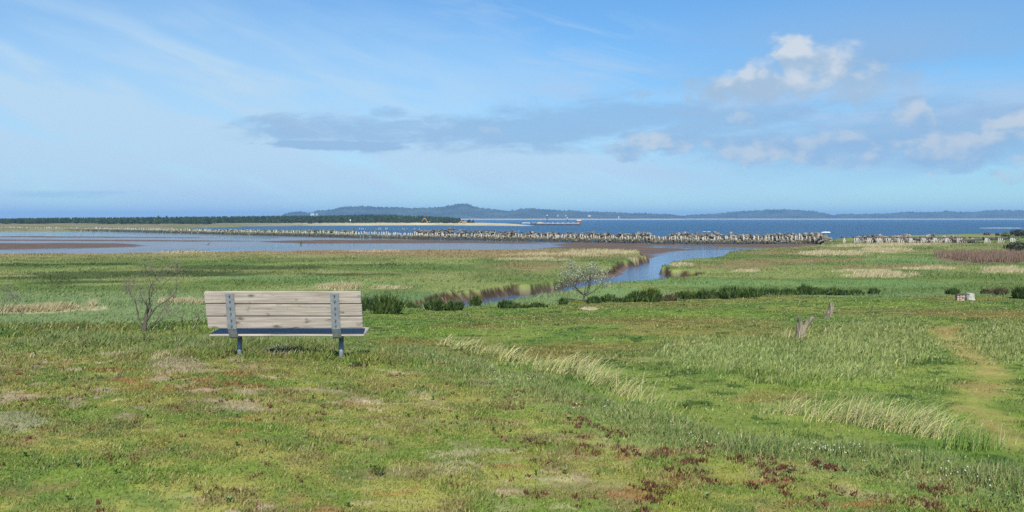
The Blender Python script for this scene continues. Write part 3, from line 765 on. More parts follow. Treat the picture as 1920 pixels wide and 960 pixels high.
# ------------------------------------------------------------------ dune grass, scrub and trees
WIND = np.array([.55, .12])
def dune_clump(px, py, h, n, label, dry=.7, lean=.7, dmin=4.0, spread=.12, D=None):
    p = hit(px, py, dmin) if D is None else at(px, D)
    t = thing('grass_clump', label, 'grass clump', tuple(p), 0, 'dune grass clumps along the edge of the knoll'); t['kind'] = 'thing'
    for part, m, base in (('dry_blades', int(n * dry), alb(224, 214, 160)), ('green_blades', int(n * (1 - dry)), alb(150, 184, 92))):
        if m < 1: continue
        A = Acc()
        for _ in range(m if n < 20 else int(m * 1.7)):
            bx, by = random.gauss(0, spread * 1.6), random.gauss(0, spread * .8)
            bz = float(land(np.array([p[0] + bx]), np.array([p[1] + by]))[0]) - p[2] - .01
            L_ = h * random.choice((random.uniform(.5, 1.1), random.uniform(.9, 1.6), random.uniform(1.3, 2.1))) * (1 if part == 'dry_blades' else .7)
            az = random.gauss(.1, 1.1); ln = max(.05, random.gauss(lean * 1.45, .35)); w = random.uniform(.0018, .0036) * max(1, p[1] / 8.5)
            dx, dy = math.cos(az) * ln, math.sin(az) * ln
            sx, sy = -math.sin(az + random.gauss(1.2, .4)) * w, math.cos(az + random.gauss(1.2, .4)) * w
            V = []; T = []
            for k in range(6):
                s = k / 5; hx = L_ * (s * .35 + s ** 2.2 * .65) * ln / (1 + ln * .25)
                zz = L_ * (s - .30 * ln * s ** 2.6) / (1 + .12 * ln)
                wd = (1 - s) ** .6 + .06
                cx, cy = bx + math.cos(az) * hx, by + math.sin(az) * hx
                V += [(cx - sx * wd, cy - sy * wd, bz + zz), (cx + sx * wd, cy + sy * wd, bz + zz)]
                if k: b = 2 * k; T += [(b - 2, b - 1, b + 1), (b - 2, b + 1, b)]
            A.add(V, T, (base if random.random() < .75 else alb(176, 184, 120)) * random.uniform(.6, 1.15) * np.array([1, random.uniform(.95, 1.06), random.uniform(.75, 1.1)]))
        A.build(part, M_REED if part == 'dry_blades' else M_GRASS, t)
DC = [  # px, row, height, blades, label
    (836, 648, .34, 60, 'tall pale dune grass tuft with the topmost blades, uphill end of the knoll edge'),
    (872, 656, .33, 90, 'pale dune grass clump just downhill of the topmost tuft on the knoll edge'),
    (915, 664, .26, 60, 'thin short dune grass clump between the topmost tufts and the big bent clump'),
    (990, 686, .24, 50, 'low upright dune grass clump left of the big bent clump on the knoll edge'),
    (1030, 694, .30, 110, 'bushy dune grass clump with brownish dead base, middle of the knoll edge'),
    (1078, 704, .36, 150, 'big bent dune grass clump with long right-swept blades, middle of the knoll edge'),
    (1130, 722, .30, 90, 'swept dune grass clump just downhill of the big bent clump'),
    (1172, 742, .30, 70, 'dune grass clump with arched straw blades around a dark green sprig'),
    (1206, 756, .26, 30, 'few stiff straw dune grass stalks above the green bare patch'),
    (1240, 762, .20, 16, 'sparse dune grass stalks left of the small green broom sprout'),
    (1490, 778, .30, 60, 'upright dune grass fan on its own between bare turf and white flowers'),
    (1590, 790, .36, 120, 'large dune grass clump of pinkish straw blades near the right end of the knoll edge'),
    (1640, 800, .34, 110, 'large dune grass clump sweeping right, beside the dark sprig'),
    (1715, 812, .34, 90, 'flattened dune grass clump sweeping right just before the bright green rush patch'),
    (1545, 792, .22, 30, 'low lying dune grass wisps left of the large pinkish clump')]
DC += [(955, 676, .30, 80, 'wispy dune grass between the thin short clump and the low upright clump'),
    (1100, 712, .36, 90, 'tall feathery dune grass leaning out of the right side of the big bent clump'),
    (1462, 776, .26, 40, 'faint dune grass wisps just left of the upright fan'),
    (1670, 806, .40, 90, 'tallest straw dune grass clump, right of the dark sprig'),
    (1760, 822, .32, 80, 'dune grass clump touching the left side of the bright green rush patch')]
for a in DC: dune_clump(a[0], a[1], a[2] * 1.12, int(a[3] * 1.25), a[4])
dune_clump(1815, 842, .30, 260, 'bright green upright grass patch at the right end of the knoll edge', .06, .25, spread=.13)
dune_clump(1880, 832, .26, 14, 'few bare straw stalks standing at the right margin beyond the bright green patch', 1, .3, spread=.1)
dune_clump(1800, 800, .14, 1, 'lone straw stalk standing by the path', 1, .1, spread=.02)
dune_clump(1374, 765, .19, 1, 'lone straw stalk on the open turf right of the broom sprout', 1, .15, spread=.02)

def twig_bush(t, part, n, h, sp, cols, wid=.006, flat=1.0, zb=0.0, mat=None, lean=.15, yellow=0.0):
    """upright whippy stems, forking"""
    A = Acc()
    for _ in range(n):
        a = random.uniform(0, 6.283); r_ = sp * math.sqrt(random.random())
        bx, by = math.cos(a) * r_, math.sin(a) * r_ * flat
        k = max(.35, 1 - .55 * (r_ / sp) ** 2) * random.uniform(.6, 1.12) * h
        lx = bx / sp * .35 + random.gauss(lean * .5, .16); ly = random.gauss(0, .18)
        c = cols[random.randrange(len(cols))] * random.uniform(.6, 1.3)
        for f in range(3):
            fx, fy = lx + random.gauss(0, .12), ly + random.gauss(0, .12)
            s0 = random.uniform(.15, .5) if f else 0
            p0 = np.array([bx + lx * k * s0, by + ly * k * s0, zb + k * s0]); p1 = np.array([bx + fx * k, by + fy * k, zb + k * random.uniform(.8, 1)])
            yaw = random.uniform(-1.2, 1.2); s = np.array([math.cos(yaw), math.sin(yaw), 0]) * wid
            m_ = (p0 + p1) / 2 + np.array([random.gauss(0, .03), 0, 0]) * h
            A.add([p0 - s, p0 + s, m_ - s * 1.5, m_ + s * 1.5, p1 - s * .4, p1 + s * .4], [(0, 1, 3), (0, 3, 2), (2, 3, 5), (2, 5, 4)], c)
    for _ in range(int(n * 1.1 * yellow)):
        x, y, z = random.gauss(0, sp * .5), random.uniform(-sp * .6, .1), h * random.uniform(.4, 1.0); r_ = random.uniform(.015, .035)
        A.add([(x - r_, y, z), (x + r_, y, z), (x, y - .02, z + r_ * 1.4), (x, y + .02, z - r_)], [(0, 1, 2), (1, 0, 3)], np.array([.42, .37, .02]) * random.uniform(.7, 1.2))
    return A.build(part, mat or M_LEAF, t)

G_BROOM = [alb(74, 98, 42), alb(56, 80, 36), alb(100, 122, 54), alb(64, 86, 40)]
def yhump(label, n): return 0 if 'left end' in label else (n - 1 if 'right side' in label else n // 2)
def broom(px, py, wpx, hpx, label, yellow=0.0, cols=None, D=None, dens=1.0):
    p = hit(px, py, 20) if D is None else at(px, D)
    m = p[1] / F; w, h = wpx * m, hpx * m * 1.2
    t = thing('broom_bush', label, 'bush', tuple(p), 0, 'broom bushes along the edge of the field')
    n = int((50 + 210 * w * .5) * dens)
    humps = max(1, int(round(w / max(h * 1.1, .4))))
    if humps == 1:
        twig_bush(t, 'foliage', n, h, w / 2, cols or G_BROOM, .022, yellow=yellow)
    else:
        A_ = []
        for k in range(humps):
            sub = twig_bush(t, 'foliage', n // humps + 8, h * random.uniform(.55, 1.12), w / humps * random.uniform(.5, .75), cols or G_BROOM, .022, yellow=yellow * (2.2 if k == yhump(label, humps) else .15))
            sub.location = ((k + .5) / humps * w - w / 2, random.uniform(-.3, .3), 0); A_.append(sub)
        bm = bmesh.new()
        for s in A_:
            me = s.data; me.transform(Matrix.Translation(s.location)); bm.from_mesh(me)
        me = bpy.data.meshes.new('foliage'); bm.to_mesh(me); bm.free(); me.materials.append(M_LEAF)
        for s in A_: bpy.data.objects.remove(s)
        link(bpy.data.objects.new('foliage', me), t)
BR = [
    (686, 583, 22, 26, 'small dark broom bush at the right end of the bench backrest', 0),
    (725, 588, 56, 33, 'big dark broom bush with yellow sprigs just right of the bench', .12),
    (775, 578, 26, 11, 'low broom tuft between the big bush by the bench and the bleached roots', 0),
    (817, 583, 36, 22, 'round dark broom bush in front of the bleached driftwood roots', .05),
    (852, 583, 26, 20, 'dark broom bush just right of the bleached driftwood roots', 0),
    (891, 574, 18, 18, 'thin yellowish broom sprout standing alone left of the field middle', .1),
    (946, 578, 24, 15, 'small broom bush at the left end of the yellow flowered row', 0),
    (975, 578, 26, 12, 'low broom bush dotted with yellow, left of the pale tree', .25),
    (1010, 577, 30, 12, 'plain low broom bush between the yellow dotted one and the pale tree', 0),
    (1056, 571, 14, 12, 'tiny broom tuft just left of the pale tree trunk', 0),
    (1084, 569, 22, 5, 'flat mat of yellow flowers at the foot of the pale tree', 1.0),
    (1112, 569, 24, 13, 'round broom bush just right of the pale tree trunk', 0),
    (1150, 567, 44, 16, 'mid sized broom bush left of the yellow topped one', 0),
    (1203, 566, 58, 23, 'large broom bush with a yellow top on its right side', .3),
    (1252, 564, 28, 14, 'brownish broom bush between two large dark ones', 0),
    (1306, 560, 74, 23, 'long broom bush with yellow flowers at its left end, tallest of the row', .12),
    (1385, 557, 68, 21, 'long plain dark broom bush right of the tallest one', 0),
    (1440, 554, 34, 13, 'low broom bush between two long dark ones', 0),
    (1478, 554, 50, 13, 'low spreading broom bush right of the row centre', 0),
    (1521, 553, 44, 19, 'tall peaked broom bush left of the row gap', 0),
    (1582, 553, 66, 17, 'last long broom bush towards the right end of the row', 0),
    (1637, 553, 18, 13, 'small two-pronged broom tuft ending the row on the right', 0),
    (1786, 552, 22, 12, 'small broom bush just left of the concrete ruin', 0),
    (1852, 551, 22, 9, 'brown dead low bush right of the concrete ruin', 0),
    (1876, 553, 24, 14, 'green broom bush between the brown dead bush and the right margin', 0),
    (1914, 560, 26, 24, 'dark broom bush cut by the right margin of the view', 0)]
for (a, b, c, d, l, yv) in BR:
    broom(a, b, c, d, l, yv, [alb(110, 92, 72), alb(96, 100, 60)] if 'brown' in l and 'between two' in l or 'brown dead' in l else ([alb(120, 132, 50), alb(140, 140, 40)] if 'flat mat' in l else None))
# small sprigs growing out of the knoll edge
def sprig(name, px, py, h, n, sp, label, cols, D=None, wid=.004):
    p = hit(px, py, 4) if D is None else at(px, D)
    t = thing(name, label, 'plant', tuple(p)); twig_bush(t, 'foliage', n, h, sp, cols, wid); return t
sprig('broom_sprout', 1290, 766, .16, 14, .05, 'small dark green broom sprout on the turf edge, alone right of the dune grass', G_BROOM)
sprig('broom_sprout', 1700, 790, .24, 7, .05, 'tall thin dark sprig among the large dune grass clumps', G_BROOM)
sprig('broom_sprout', 1148, 735, .13, 14, .05, 'dark green sprig inside the arched dune grass', G_BROOM)
sprig('weed_stalk', 711, 893, .13, 3, .012, 'thin upright dark weed stalk in the bare turf below the bench', [alb(80, 100, 50)], None, .0035)
sprig('weed_stalk', 1007, 892, .08, 2, .01, 'short dark weed stalk on the turf at bottom centre', [alb(80, 100, 50)], None, .0035)
sprig('weed_tuft', 670, 672, .06, 40, .13, 'dark weedy tuft at the foot of the right bench leg', [alb(70, 88, 46), alb(96, 70, 52)], 11.5)
sprig('weed_tuft', 1850, 872, .05, 60, .16, 'dark green low weed patch in front of the bright green rushes', [alb(60, 96, 44), alb(52, 84, 44)], None)

def branch(A, p, d, L_, r_, depth, tips, crook=.35, n=5, up=.1, c=None, kids=(2, 3), shrink=.68):
    pts = [np.array(p, float)]; rad = [r_]; d = np.array(d, float)
    segs = 3
    for i in range(segs):
        d = d + np.array([random.gauss(0, crook), random.gauss(0, crook), random.gauss(up, crook * .6)]); d /= np.linalg.norm(d)
        pts.append(pts[-1] + d * L_ / segs); rad.append(r_ * (1 - .42 * (i + 1) / segs))
    A.tube(pts, rad, n if depth > 1 else 3, c, cap=False)
    tips.append((pts[-1], depth))
    if depth <= 0: return
    for k in range(random.randint(*kids)):
        q = pts[random.choice((1, 2, 3, 3))] if k else pts[-1]
        a = random.uniform(0, 6.28); sp = random.uniform(.5, 1.1)
        nd_ = d + sp * np.array([math.cos(a), math.sin(a), random.uniform(-.25, .5)]); nd_ /= np.linalg.norm(nd_)
        branch(A, q, nd_, L_ * shrink * random.uniform(.8, 1.2), rad[-1] * .8, depth - 1, tips, crook, n, up, c, kids, shrink)

def pale_tree():
    p = hit(1094, 568, 20); m = p[1] / F
    t = thing('pale_tree', 'small gnarled tree with pale lichen coloured crown beside the creek', 'tree', tuple(p))
    H = 64 * m; A = Acc(); tips = []
    A.tube([(0, 0, -.1), (.02, 0, .25 * H * .5), (.04, 0, H * .24)], [.13, .095, .085], 8)
    for dx, dy in ((-1.2, .2), (-.6, -.5), (.3, .4), (.9, -.3), (1.25, .3), (0, -.2), (-.2, .7)):
        branch(A, (.04, 0, H * random.uniform(.18, .25)), (dx * 1.35, dy, 1.0), H * .40, .055, 4, tips, .3, 5, .04, None, (2, 3), .74)
    A.build('trunk', M_BARK, t, True)
    B = Acc(); G = [alb(222, 222, 190), alb(190, 196, 154), alb(232, 230, 206), alb(128, 140, 92)]
    for q, dp in tips:
        if dp > 2: continue
        for _ in range(17 if dp == 0 else 11):
            o = q + np.array([random.gauss(0, .11), random.gauss(0, .11), random.gauss(0, .09)])
            s = random.uniform(.03, .062); a = np.array([random.gauss(0, 1) for _ in range(3)]); a /= np.linalg.norm(a)
            b = np.cross(a, [random.random(), random.random(), random.random()]); b /= np.linalg.norm(b) + 1e-6
            B.add([o - a * s, o + b * s * .6, o + a * s, o - b * s * .6], [(0, 1, 2), (0, 2, 3)], G[random.choice((0, 0, 1, 1, 2, 3))] * random.uniform(.7, 1.15))
    B.build('crown', M_LEAF, t)
pale_tree()

def bare_shrub(px, py, wpx, hpx, label, stems, twigs, D, col, fine=.0):
    p = at(px, D) if D else hit(px, py, 14); m = p[1] / F; H = hpx * m; W = wpx * m
    t = thing('bare_shrub', label, 'shrub', tuple(p), 0, 'leafless shrubs beyond the knoll')
    A = Acc(); tips = []
    for s in stems:
        branch(A, (s[0] * W, 0, -.05), (s[1], random.gauss(0, .15), 1), H * s[2], s[3] * H * .55, 4, tips, .2, 6, .12, None, (2, 3), .68)
    A.build('trunk', M_BARK, t, True)
    B = Acc()
    for q, dp in tips:
        if dp > 1: continue
        for _ in range(twigs):
            d = np.array([random.gauss(.2, .6), random.gauss(0, .5), random.gauss(.6, .5)]); d /= np.linalg.norm(d); L_ = random.uniform(.08, .26) * H * .45
            s = np.array([random.gauss(0, 1), random.gauss(0, .4), random.gauss(0, .4)]); s *= .0055 / (np.linalg.norm(s) + 1e-6)
            B.add([q - s, q + s, q + d * L_], [(0, 1, 2)], col * random.uniform(.7, 1.3))
    B.build('twigs', M_LEAF, t)
bare_shrub(270, 622, 90, 118, 'leafless grey shrub with several twisted stems left of the bench', [(-.03, -.12, .45, .05), (.02, .08, .45, .045), (.05, .55, .36, .03), (0, -.3, .4, .03), (-.01, .0, .5, .03)], 8, None, alb(150, 138, 124))
bare_shrub(4, 592, 60, 60, 'greyish bare twiggy shrub cut by the left margin of the view', [(-.1, -.4, .4, .02), (0, .1, .42, .022), (.1, .5, .4, .02), (.05, .9, .35, .016), (-.1, .2, .3, .02)], 9, None, alb(140, 136, 124))

def drift_branch(name, px, py, label, pts, rad, mat=None, D=None):
    p = hit(px, py, 13) if D is None else at(px, D); m = p[1] / F
    t = thing(name, label, 'driftwood', tuple(p), 0, None)
    A = Acc()
    for poly, rd in zip(pts, rad):
        A.tube([(a * m, c * m, b * m) for a, b, c in poly], [q * m for q in rd], 6)
    A.build('branch', mat or M_DRIFT, t, True)
drift_branch('dead_branch', 340, 612, 'thin crooked dead branch upright in the grass left of the bench',
    [[(0, -6, 0), (2, 8, 0), (0, 16, 0), (-4, 24, 1), (-7, 33, 1)], [(0, 14, 0), (4, 22, -1)]], [[1.6, 1.5, 1.3, 1, .5], [.9, .4]])
drift_branch('dead_branch', 360, 622, 'forked dead branch leaning behind the left end of the bench',
    [[(-2, -4, 0), (4, 10, 0), (9, 20, 1), (6, 28, 2), (0, 34, 2)], [(9, 20, 0), (16, 30, 0), (27, 37, 0)]], [[1.6, 1.5, 1.4, 1, .5], [1.3, 1, .5]])
drift_branch('driftwood_roots', 832, 575, 'bleached driftwood root plate lying at the creek edge',
    [[(-14, 0, 0), (-6, 5, 0), (-2, 14, 0)], [(-8, 2, 0), (-2, 6, 0), (0, 12, 3)], [(0, 0, 0), (2, 8, 0), (-4, 18, 0)], [(4, 0, 0), (5, 9, 0), (2, 19, 0)], [(8, 0, 0), (9, 8, 0), (12, 14, 0)], [(-18, 4, 0), (-4, 7, 0), (12, 9, 0)]],
    [[1.2, 1, .4], [1, .9, .4], [1.4, 1, .4], [1.4, 1, .4], [1.2, 1, .4], [1.3, 1.3, .6]])
drift_branch('driftwood_stick', 391, 459, 'dark slanting stick standing in the wet mud of the bay', [[(-3, -1, 0), (0, 1.5, 0), (3.4, 4.6, 0)]], [[.7, .7, .4]], M_BARK)

def stump(name, px, py, label, prongs):
    p = hit(px, py, 14); m = p[1] / F
    t = thing(name, label, 'stump', tuple(p), 0, 'driftwood stumps standing in the field')
    for nm, poly, rd in prongs:
        bm = bmesh.new()
        pts = [Vector((a * m, c * m, b * m)) for a, b, c in poly]
        A = Acc(); fine_p, fine_r = [], []
        for i in range(len(pts) - 1):
            for k in range(5):
                s = k / 5; fine_p.append(pts[i].lerp(pts[i + 1], s)); fine_r.append((rd[i] * (1 - s) + rd[i + 1] * s) * m)
        fine_p.append(pts[-1]); fine_r.append(rd[-1] * m)
        A.tube([np.array(q) for q in fine_p], fine_r, 14)
        o = A.build(nm, M_DRIFT, t, False)
        for v in o.data.vertices:
            q = v.co; a = mnoise.noise(Vector((q.x * 9, q.y * 9, q.z * 2.2)) + Vector((px, 0, 0))); b = mnoise.noise(q * 26)
            v.co = q + Vector((a * .05 + b * .012, a * .04, b * .01)) * (1.2 if nm == 'trunk' else .8)
stump('driftwood_stump', 1500, 636, 'forked driftwood stump with one short dark prong and one long slanting prong',
    [('trunk', [(-3, -4, 0), (0, 10, 0), (0, 22, 0), (-1, 32, 0)], [10, 8, 6.5, 4]), ('prong', [(0, 24, 0), (-1, 34, 0), (-3, 43, 0)], [4.5, 3.4, 2.6]),
     ('prong', [(3, 12, 0), (12, 28, 1), (25, 41, 2)], [5.5, 4.6, 3.6])])
stump('driftwood_stump', 1555, 598, 'single driftwood stump with a broken notch leaning right, farther of the two',
    [('trunk', [(-4, -4, 0), (-1, 8, 0), (3, 18, 0), (4, 31, 0)], [7, 6, 5.4, 4.2]), ('prong', [(4, 14, 0), (8, 22, 1)], [4, 2.8])])
dune_clump(1485, 636, .32, 70, 'pale grass tuft leaning on the forked driftwood stump', .6, .35, spread=.2, dmin=12)

# concrete ruin
def ruin():
    p = hit(1818, 563, 20); m = p[1] / F
    M_CON = mat_plain('old_concrete', alb(186, 184, 172), .9, 0, 5, .25, .4)
    M_BRK = mat_plain('red_rubble', alb(184, 160, 146), .9, 0, 9, .5, .5)
    t = thing('concrete_block', 'pale grey weathered concrete block on the edge of the far field', 'concrete block', tuple(p), .2)
    bm = bmesh.new(); bmesh.ops.create_cube(bm, size=1); bmesh.ops.scale(bm, vec=(15 * m, 14 * m, 15 * m), verts=bm.verts)
    bmesh.ops.bevel(bm, geom=bm.edges[:], offset=.06, segments=2, affect='EDGES'); bmesh.ops.subdivide_edges(bm, edges=bm.edges[:], cuts=3, use_grid_fill=True)
    for v in bm.verts:
        v.co += Vector((mnoise.noise(v.co * 3), mnoise.noise(v.co * 3 + Vector((9, 0, 0))), mnoise.noise(v.co * 3 + Vector((0, 9, 0))))) * .07; v.co.z += 6 * m
    bm_obj('body', bm, M_CON, t)
    t = thing('rubble_pier', 'low pink and red rubble pier left of the pale concrete block', 'rubble', tuple(hit(1800, 564, 20)), -.1)
    A = Acc()
    for k in range(3):
        for j in range(3):
            A.box((j - 1) * 4.6 * m + random.uniform(-.03, .03), random.uniform(-.05, .05), (k * 3.6 + 1.2) * m, 4.5 * m, 9 * m, 3.5 * m, None, random.uniform(-.15, .15), .94)
    A.build('rubble', M_BRK, t)
    A = Acc(); A.box(3 * m, 0, 12.2 * m, 22 * m, 11 * m, 1.6 * m, None, .06, .97)
    A.build('slab', mat_plain('dark_slab', alb(88, 78, 70), .9, 0, 8, .4, .4), t)
ruin()

# ------------------------------------------------------------------ the old jetty: piles and rubble
def mat_pile():
    m, nt, out = newmat('tidal_timber'); L = nt.links.new
    ge = nd(nt, 'ShaderNodeNewGeometry'); sx = nd(nt, 'ShaderNodeSeparateXYZ'); L(ge.outputs['Position'], sx.inputs[0])
    no = nd(nt, 'ShaderNodeTexNoise'); no.inputs['Scale'].default_value = .9; no.inputs['Detail'].default_value = 5; L(ge.outputs['Position'], no.inputs['Vector'])
    a = nd(nt, 'ShaderNodeMath', operation='MULTIPLY_ADD'); a.inputs[1].default_value = 2.2; L(no.outputs[0], a.inputs[0]); L(sx.outputs[2], a.inputs[2])
    mr = nd(nt, 'ShaderNodeMapRange'); mr.inputs[1].default_value = -4.75; mr.inputs[2].default_value = -3.8; L(a.outputs[0], mr.inputs[0])
    rp = nd(nt, 'ShaderNodeValToRGB'); e = rp.color_ramp.elements
    e[0].color = (.075, .07, .05, 1); e[1].color = (.48, .46, .39, 1); x = e.new(.4); x.color = (.17, .17, .09, 1)
    L(mr.outputs[0], rp.inputs[0])
    bs = nd(nt, 'ShaderNodeBsdfPrincipled'); bs.inputs['Roughness'].default_value = .9; bs.inputs['Specular IOR Level'].default_value = .1
    L(rp.outputs[0], bs.inputs['Base Color']); L(bs.outputs[0], out.inputs[0])
    return m
M_PILE = mat_pile()
M_PILEW = mat_plain('bleached_pile', (.46, .44, .38), .9, 0, 2, .3)
M_CAP = mat_plain('dark_cap_timber', (.09, .085, .09), .9, 0, 2, .3)
M_ROCK = mat_plain('rubble_stone', (.23, .205, .155), .9, 0, .6, .55, .5)
M_ROCKD = mat_plain('dark_rubble_stone', (.13, .115, .095), .9, 0, .6, .5, .5)

def resample(poly, step):
    P = np.array(poly, float); d = np.r_[0, np.cumsum(np.hypot(*np.diff(P, axis=0).T))]
    s = np.arange(0, d[-1], step)
    return np.c_[np.interp(s, d, P[:, 0]), np.interp(s, d, P[:, 1])]

def pile_mesh(h, r_, seed, lean):
    rs = random.Random(seed); A = Acc()
    A.tube([(0, 0, -.6), (lean * .45, 0, h * .5), (lean, rs.uniform(-.1, .1), h * .97), (lean + rs.uniform(-.05, .05), 0, h)], [r_ * 1.05, r_, r_ * .92, r_ * .55], 7)
    V = np.vstack(A.V); T = np.vstack(A.T)
    return V, T
def mesh_only(name, V, T, mat):
    o = mesh_np(name, V, T, mat); me = o.data; bpy.data.objects.remove(o); return me
pile_protos = [mesh_only('pile', *pile_mesh(random.uniform(2.7, 3.3), random.uniform(.17, .22), k, random.uniform(-.35, .35)), M_PILE) for k in range(9)]
line = resample(PILE_PTS[4:], 1.2)        # from the gap in the jetty away to the left
mid = [q for q in line if q[0] > -75]; rest = [q for q in line if q[0] <= -75]
cnt = 0
def pile_label(px):
    for lim, s in ((660, 'weathered jetty pile in shallow water left of the long gap in the rubble'),
                   (800, 'weathered jetty pile in front of the open water gap in the rubble'),
                   (1000, 'weathered timber pile of the jetty row left of the moored barge'),
                   (1100, 'weathered timber pile of the jetty row below the moored barge'),
                   (1240, 'weathered timber pile of the jetty row between the barge and the notch in the rubble'),
                   (1400, 'weathered timber pile of the jetty row behind the creek mouth')):
        if px < lim: return s
    return 'weathered timber pile of the jetty row near the breach on the right'
for q in mid:
    if random.random() < .04: continue
    if cnt >= 240: rest.append(q); continue
    x, y = q[0] + random.gauss(0, .1), q[1] + random.gauss(0, .25)
    zb = float(land(np.array([x]), np.array([y]))[0])
    o = bpy.data.objects.new('jetty_pile', random.choice(pile_protos)); link(o)
    o.location = (x, y, max(min(zb, ZM), ZW - .4)); s = random.uniform(.85, 1.12); o.scale = (s, s, random.uniform(.8, 1.1) * (1 if random.random() > .15 else .7)); o.rotation_euler = (0, 0, random.choice((0, math.pi)) + random.uniform(-.4, .4))
    props(o, pile_label(960 + F * x / y), 'pile', 'timber piles of the old jetty'); cnt += 1
# piles farther off, and the second row behind
A = Acc()
second = [(q[0] + 2.5, q[1] + 4.5) for q in line]
farrow = resample([unproj(670, 434.2, ZW), unproj(790, 434.4, ZW)], 1.4)
for q in list(rest) + second + [tuple(v) for v in farrow]:
    if random.random() < .12: continue
    me = random.choice(pile_protos); V = np.empty(len(me.vertices) * 3, np.float32); me.vertices.foreach_get('co', V); V = V.reshape(-1, 3).copy()
    T = np.empty(len(me.polygons) * 3, np.int32); me.polygons.foreach_get('vertices', T)
    V[:, 2] *= random.uniform(.5, .95); V[:, 0] *= random.choice((-1, 1))
    A.add(V + np.array([q[0] + random.gauss(0, .15), q[1] + random.gauss(0, .3), ZW - .2]), T.reshape(-1, 3))
props(A.build('distant_piles', M_PILE), kind='stuff')

# bents of the trestle on the grass, right of the breach
bent_px = [(1582, 10), (1607, 19), (1630, 18), (1649, 18), (1666, 19), (1688, 19), (1708, 16), (1732, 19), (1755, 21), (1777, 20), (1799, 20), (1826, 20), (1851, 21), (1876, 21), (1900, 22), (1926, 22)]
ordinal = ['first', 'second', 'third', 'fourth', 'fifth', 'sixth', 'seventh', 'eighth', 'ninth', 'tenth', 'eleventh', 'twelfth', 'thirteenth', 'fourteenth', 'fifteenth', 'sixteenth']
for i, (px, wpx) in enumerate(bent_px):
    b = unproj(px, 456.4, ZM); m = b[1] / F
    zb = float(land(np.array([b[0]]), np.array([b[1]]))[0])
    t = thing('trestle_bent', f'bleached trestle bent on the grass, {ordinal[i]} from the breach in the jetty', 'trestle', (b[0], b[1], zb), 0, 'trestle bents standing on the grass')
    W = wpx * m; n = 3 if wpx < 15 else random.choice((4, 4, 5)); H = 1.5
    for k in range(n):
        x = -W / 2 + (k + .3) / n * W
        A = Acc(); y = (k / n - .5) * 2.5; ln = random.uniform(.15, .4) + (.4 if k == n - 1 else 0)
        A.tube([(x, y, -.5), (x + ln * .3, y, H * .4), (x + ln, y, H)], [.125, .12, .11], 7)
        A.build('pile', M_PILEW, t, True)
    A = Acc(); A.box(W * .12, .3, H + .14, W * 1.0, 1.0, .32, None, .12)
    A.build('cap_beam', M_CAP, t)

# rubble
def rock_mesh(seed):
    bm = bmesh.new(); bmesh.ops.create_icosphere(bm, subdivisions=2, radius=1)
    off = Vector((seed * 7.3, seed * 3.1, 0))
    pl = [(Vector((random.gauss(0, 1), random.gauss(0, 1), random.gauss(0, 1))).normalized(), random.uniform(.55, .85)) for _ in range(9)]
    for v in bm.verts:
        for n_, d in pl:
            e = v.co.dot(n_) - d
            if e > 0: v.co -= n_ * e
        v.co += v.co.normalized() * mnoise.noise(v.co * 2 + off) * .12
    return bm
rocks = []
for k in range(10):
    bm = rock_mesh(k); me = bpy.data.meshes.new('boulder'); bm.to_mesh(me); bm.free(); me.materials.append(M_ROCK if k % 3 else M_ROCKD); rocks.append(me)
# crest row of the rubble in the photo, by column
crest = [(300, 430), (420, 428.5), (480, 429.5), (560, 430), (640, 429.5), (668, 429), (674, 440), (772, 440), (778, 431), (800, 429), (840, 427), (880, 430), (930, 430), (1000, 434), (1030, 433), (1060, 434), (1100, 435), (1112, 433), (1130, 436), (1180, 437),
         (1200, 434), (1212, 433.5), (1222, 439), (1232, 442), (1248, 442), (1258, 436), (1275, 433.5), (1300, 436), (1340, 436), (1380, 437), (1410, 438), (1440, 436.5), (1480, 436), (1500, 438), (1528, 433.5), (1545, 439), (1556, 446),
         (1560, 452), (1600, 452), (1608, 444), (1618, 440), (1640, 438), (1655, 439), (1665, 443), (1680, 440.5), (1698, 438.5), (1710, 444), (1725, 441.5), (1740, 439), (1752, 438), (1760, 444), (1775, 443), (1786, 438.5), (1796, 443), (1830, 443), (1900, 446)]
cx_, cy_ = np.array(crest).T
spots = []
line2 = resample(PILE_PTS, 1.0)
for q in line2:
    px0 = 960 + F * q[0] / q[1]
    if not (300 < px0 < 1840): continue
    for _ in range(24):
        x, y = q[0] + random.gauss(1.5, 1.0), q[1] + random.uniform(6, 18)
        px = 960 + F * x / y; cr = np.interp(px, cx_, cy_) + 1.2
        D = y; ztop = EYE - (cr - HY) / F * (q[1] + 12)
        base = ZW + .1 if px < 1556 else ZM
        prof = 1 - abs((y - q[1] - 12) / 7)
        zz = base + (ztop - base) * max(0, prof) ** .7 * random.uniform(.45, 1.1) - .2
        if ztop < base + .5: continue
        spots.append((x, y, zz, random.uniform(.22, .6) * random.choice((.8, 1, 1, 1.35)) * (1.1 if px > 1100 else .9), px))
spots = [s for s in spots]
random.shuffle(spots)
big = sorted([s for s in spots if s[4] > 1180 and s[2] > ZW + 1.6], key=lambda s: -s[3])[:280]
bigset = set(map(id, big))
def rock_label(px):
    if px < 1240: return 'tan boulder in the jetty rubble left of the notch'
    if px < 1400: return 'tan boulder in the jetty rubble behind the creek mouth'
    if px < 1560: return 'tan boulder in the jetty rubble heap ending at the breach'
    if px < 1715: return 'tan boulder heaped behind the first trestle bents right of the breach'
    return 'tan boulder heaped behind the farther trestle bents on the right'
for s in big:
    o = bpy.data.objects.new('boulder', random.choice(rocks)); link(o); o.location = s[:3]
    o.scale = (s[3] * random.uniform(.9, 1.5), s[3], s[3] * random.uniform(.6, .95)); o.rotation_euler = tuple(random.uniform(0, 6.28) for _ in range(3))
    props(o, rock_label(s[4]), 'boulder', 'boulders of the jetty rubble')
A = Acc()
rk = []
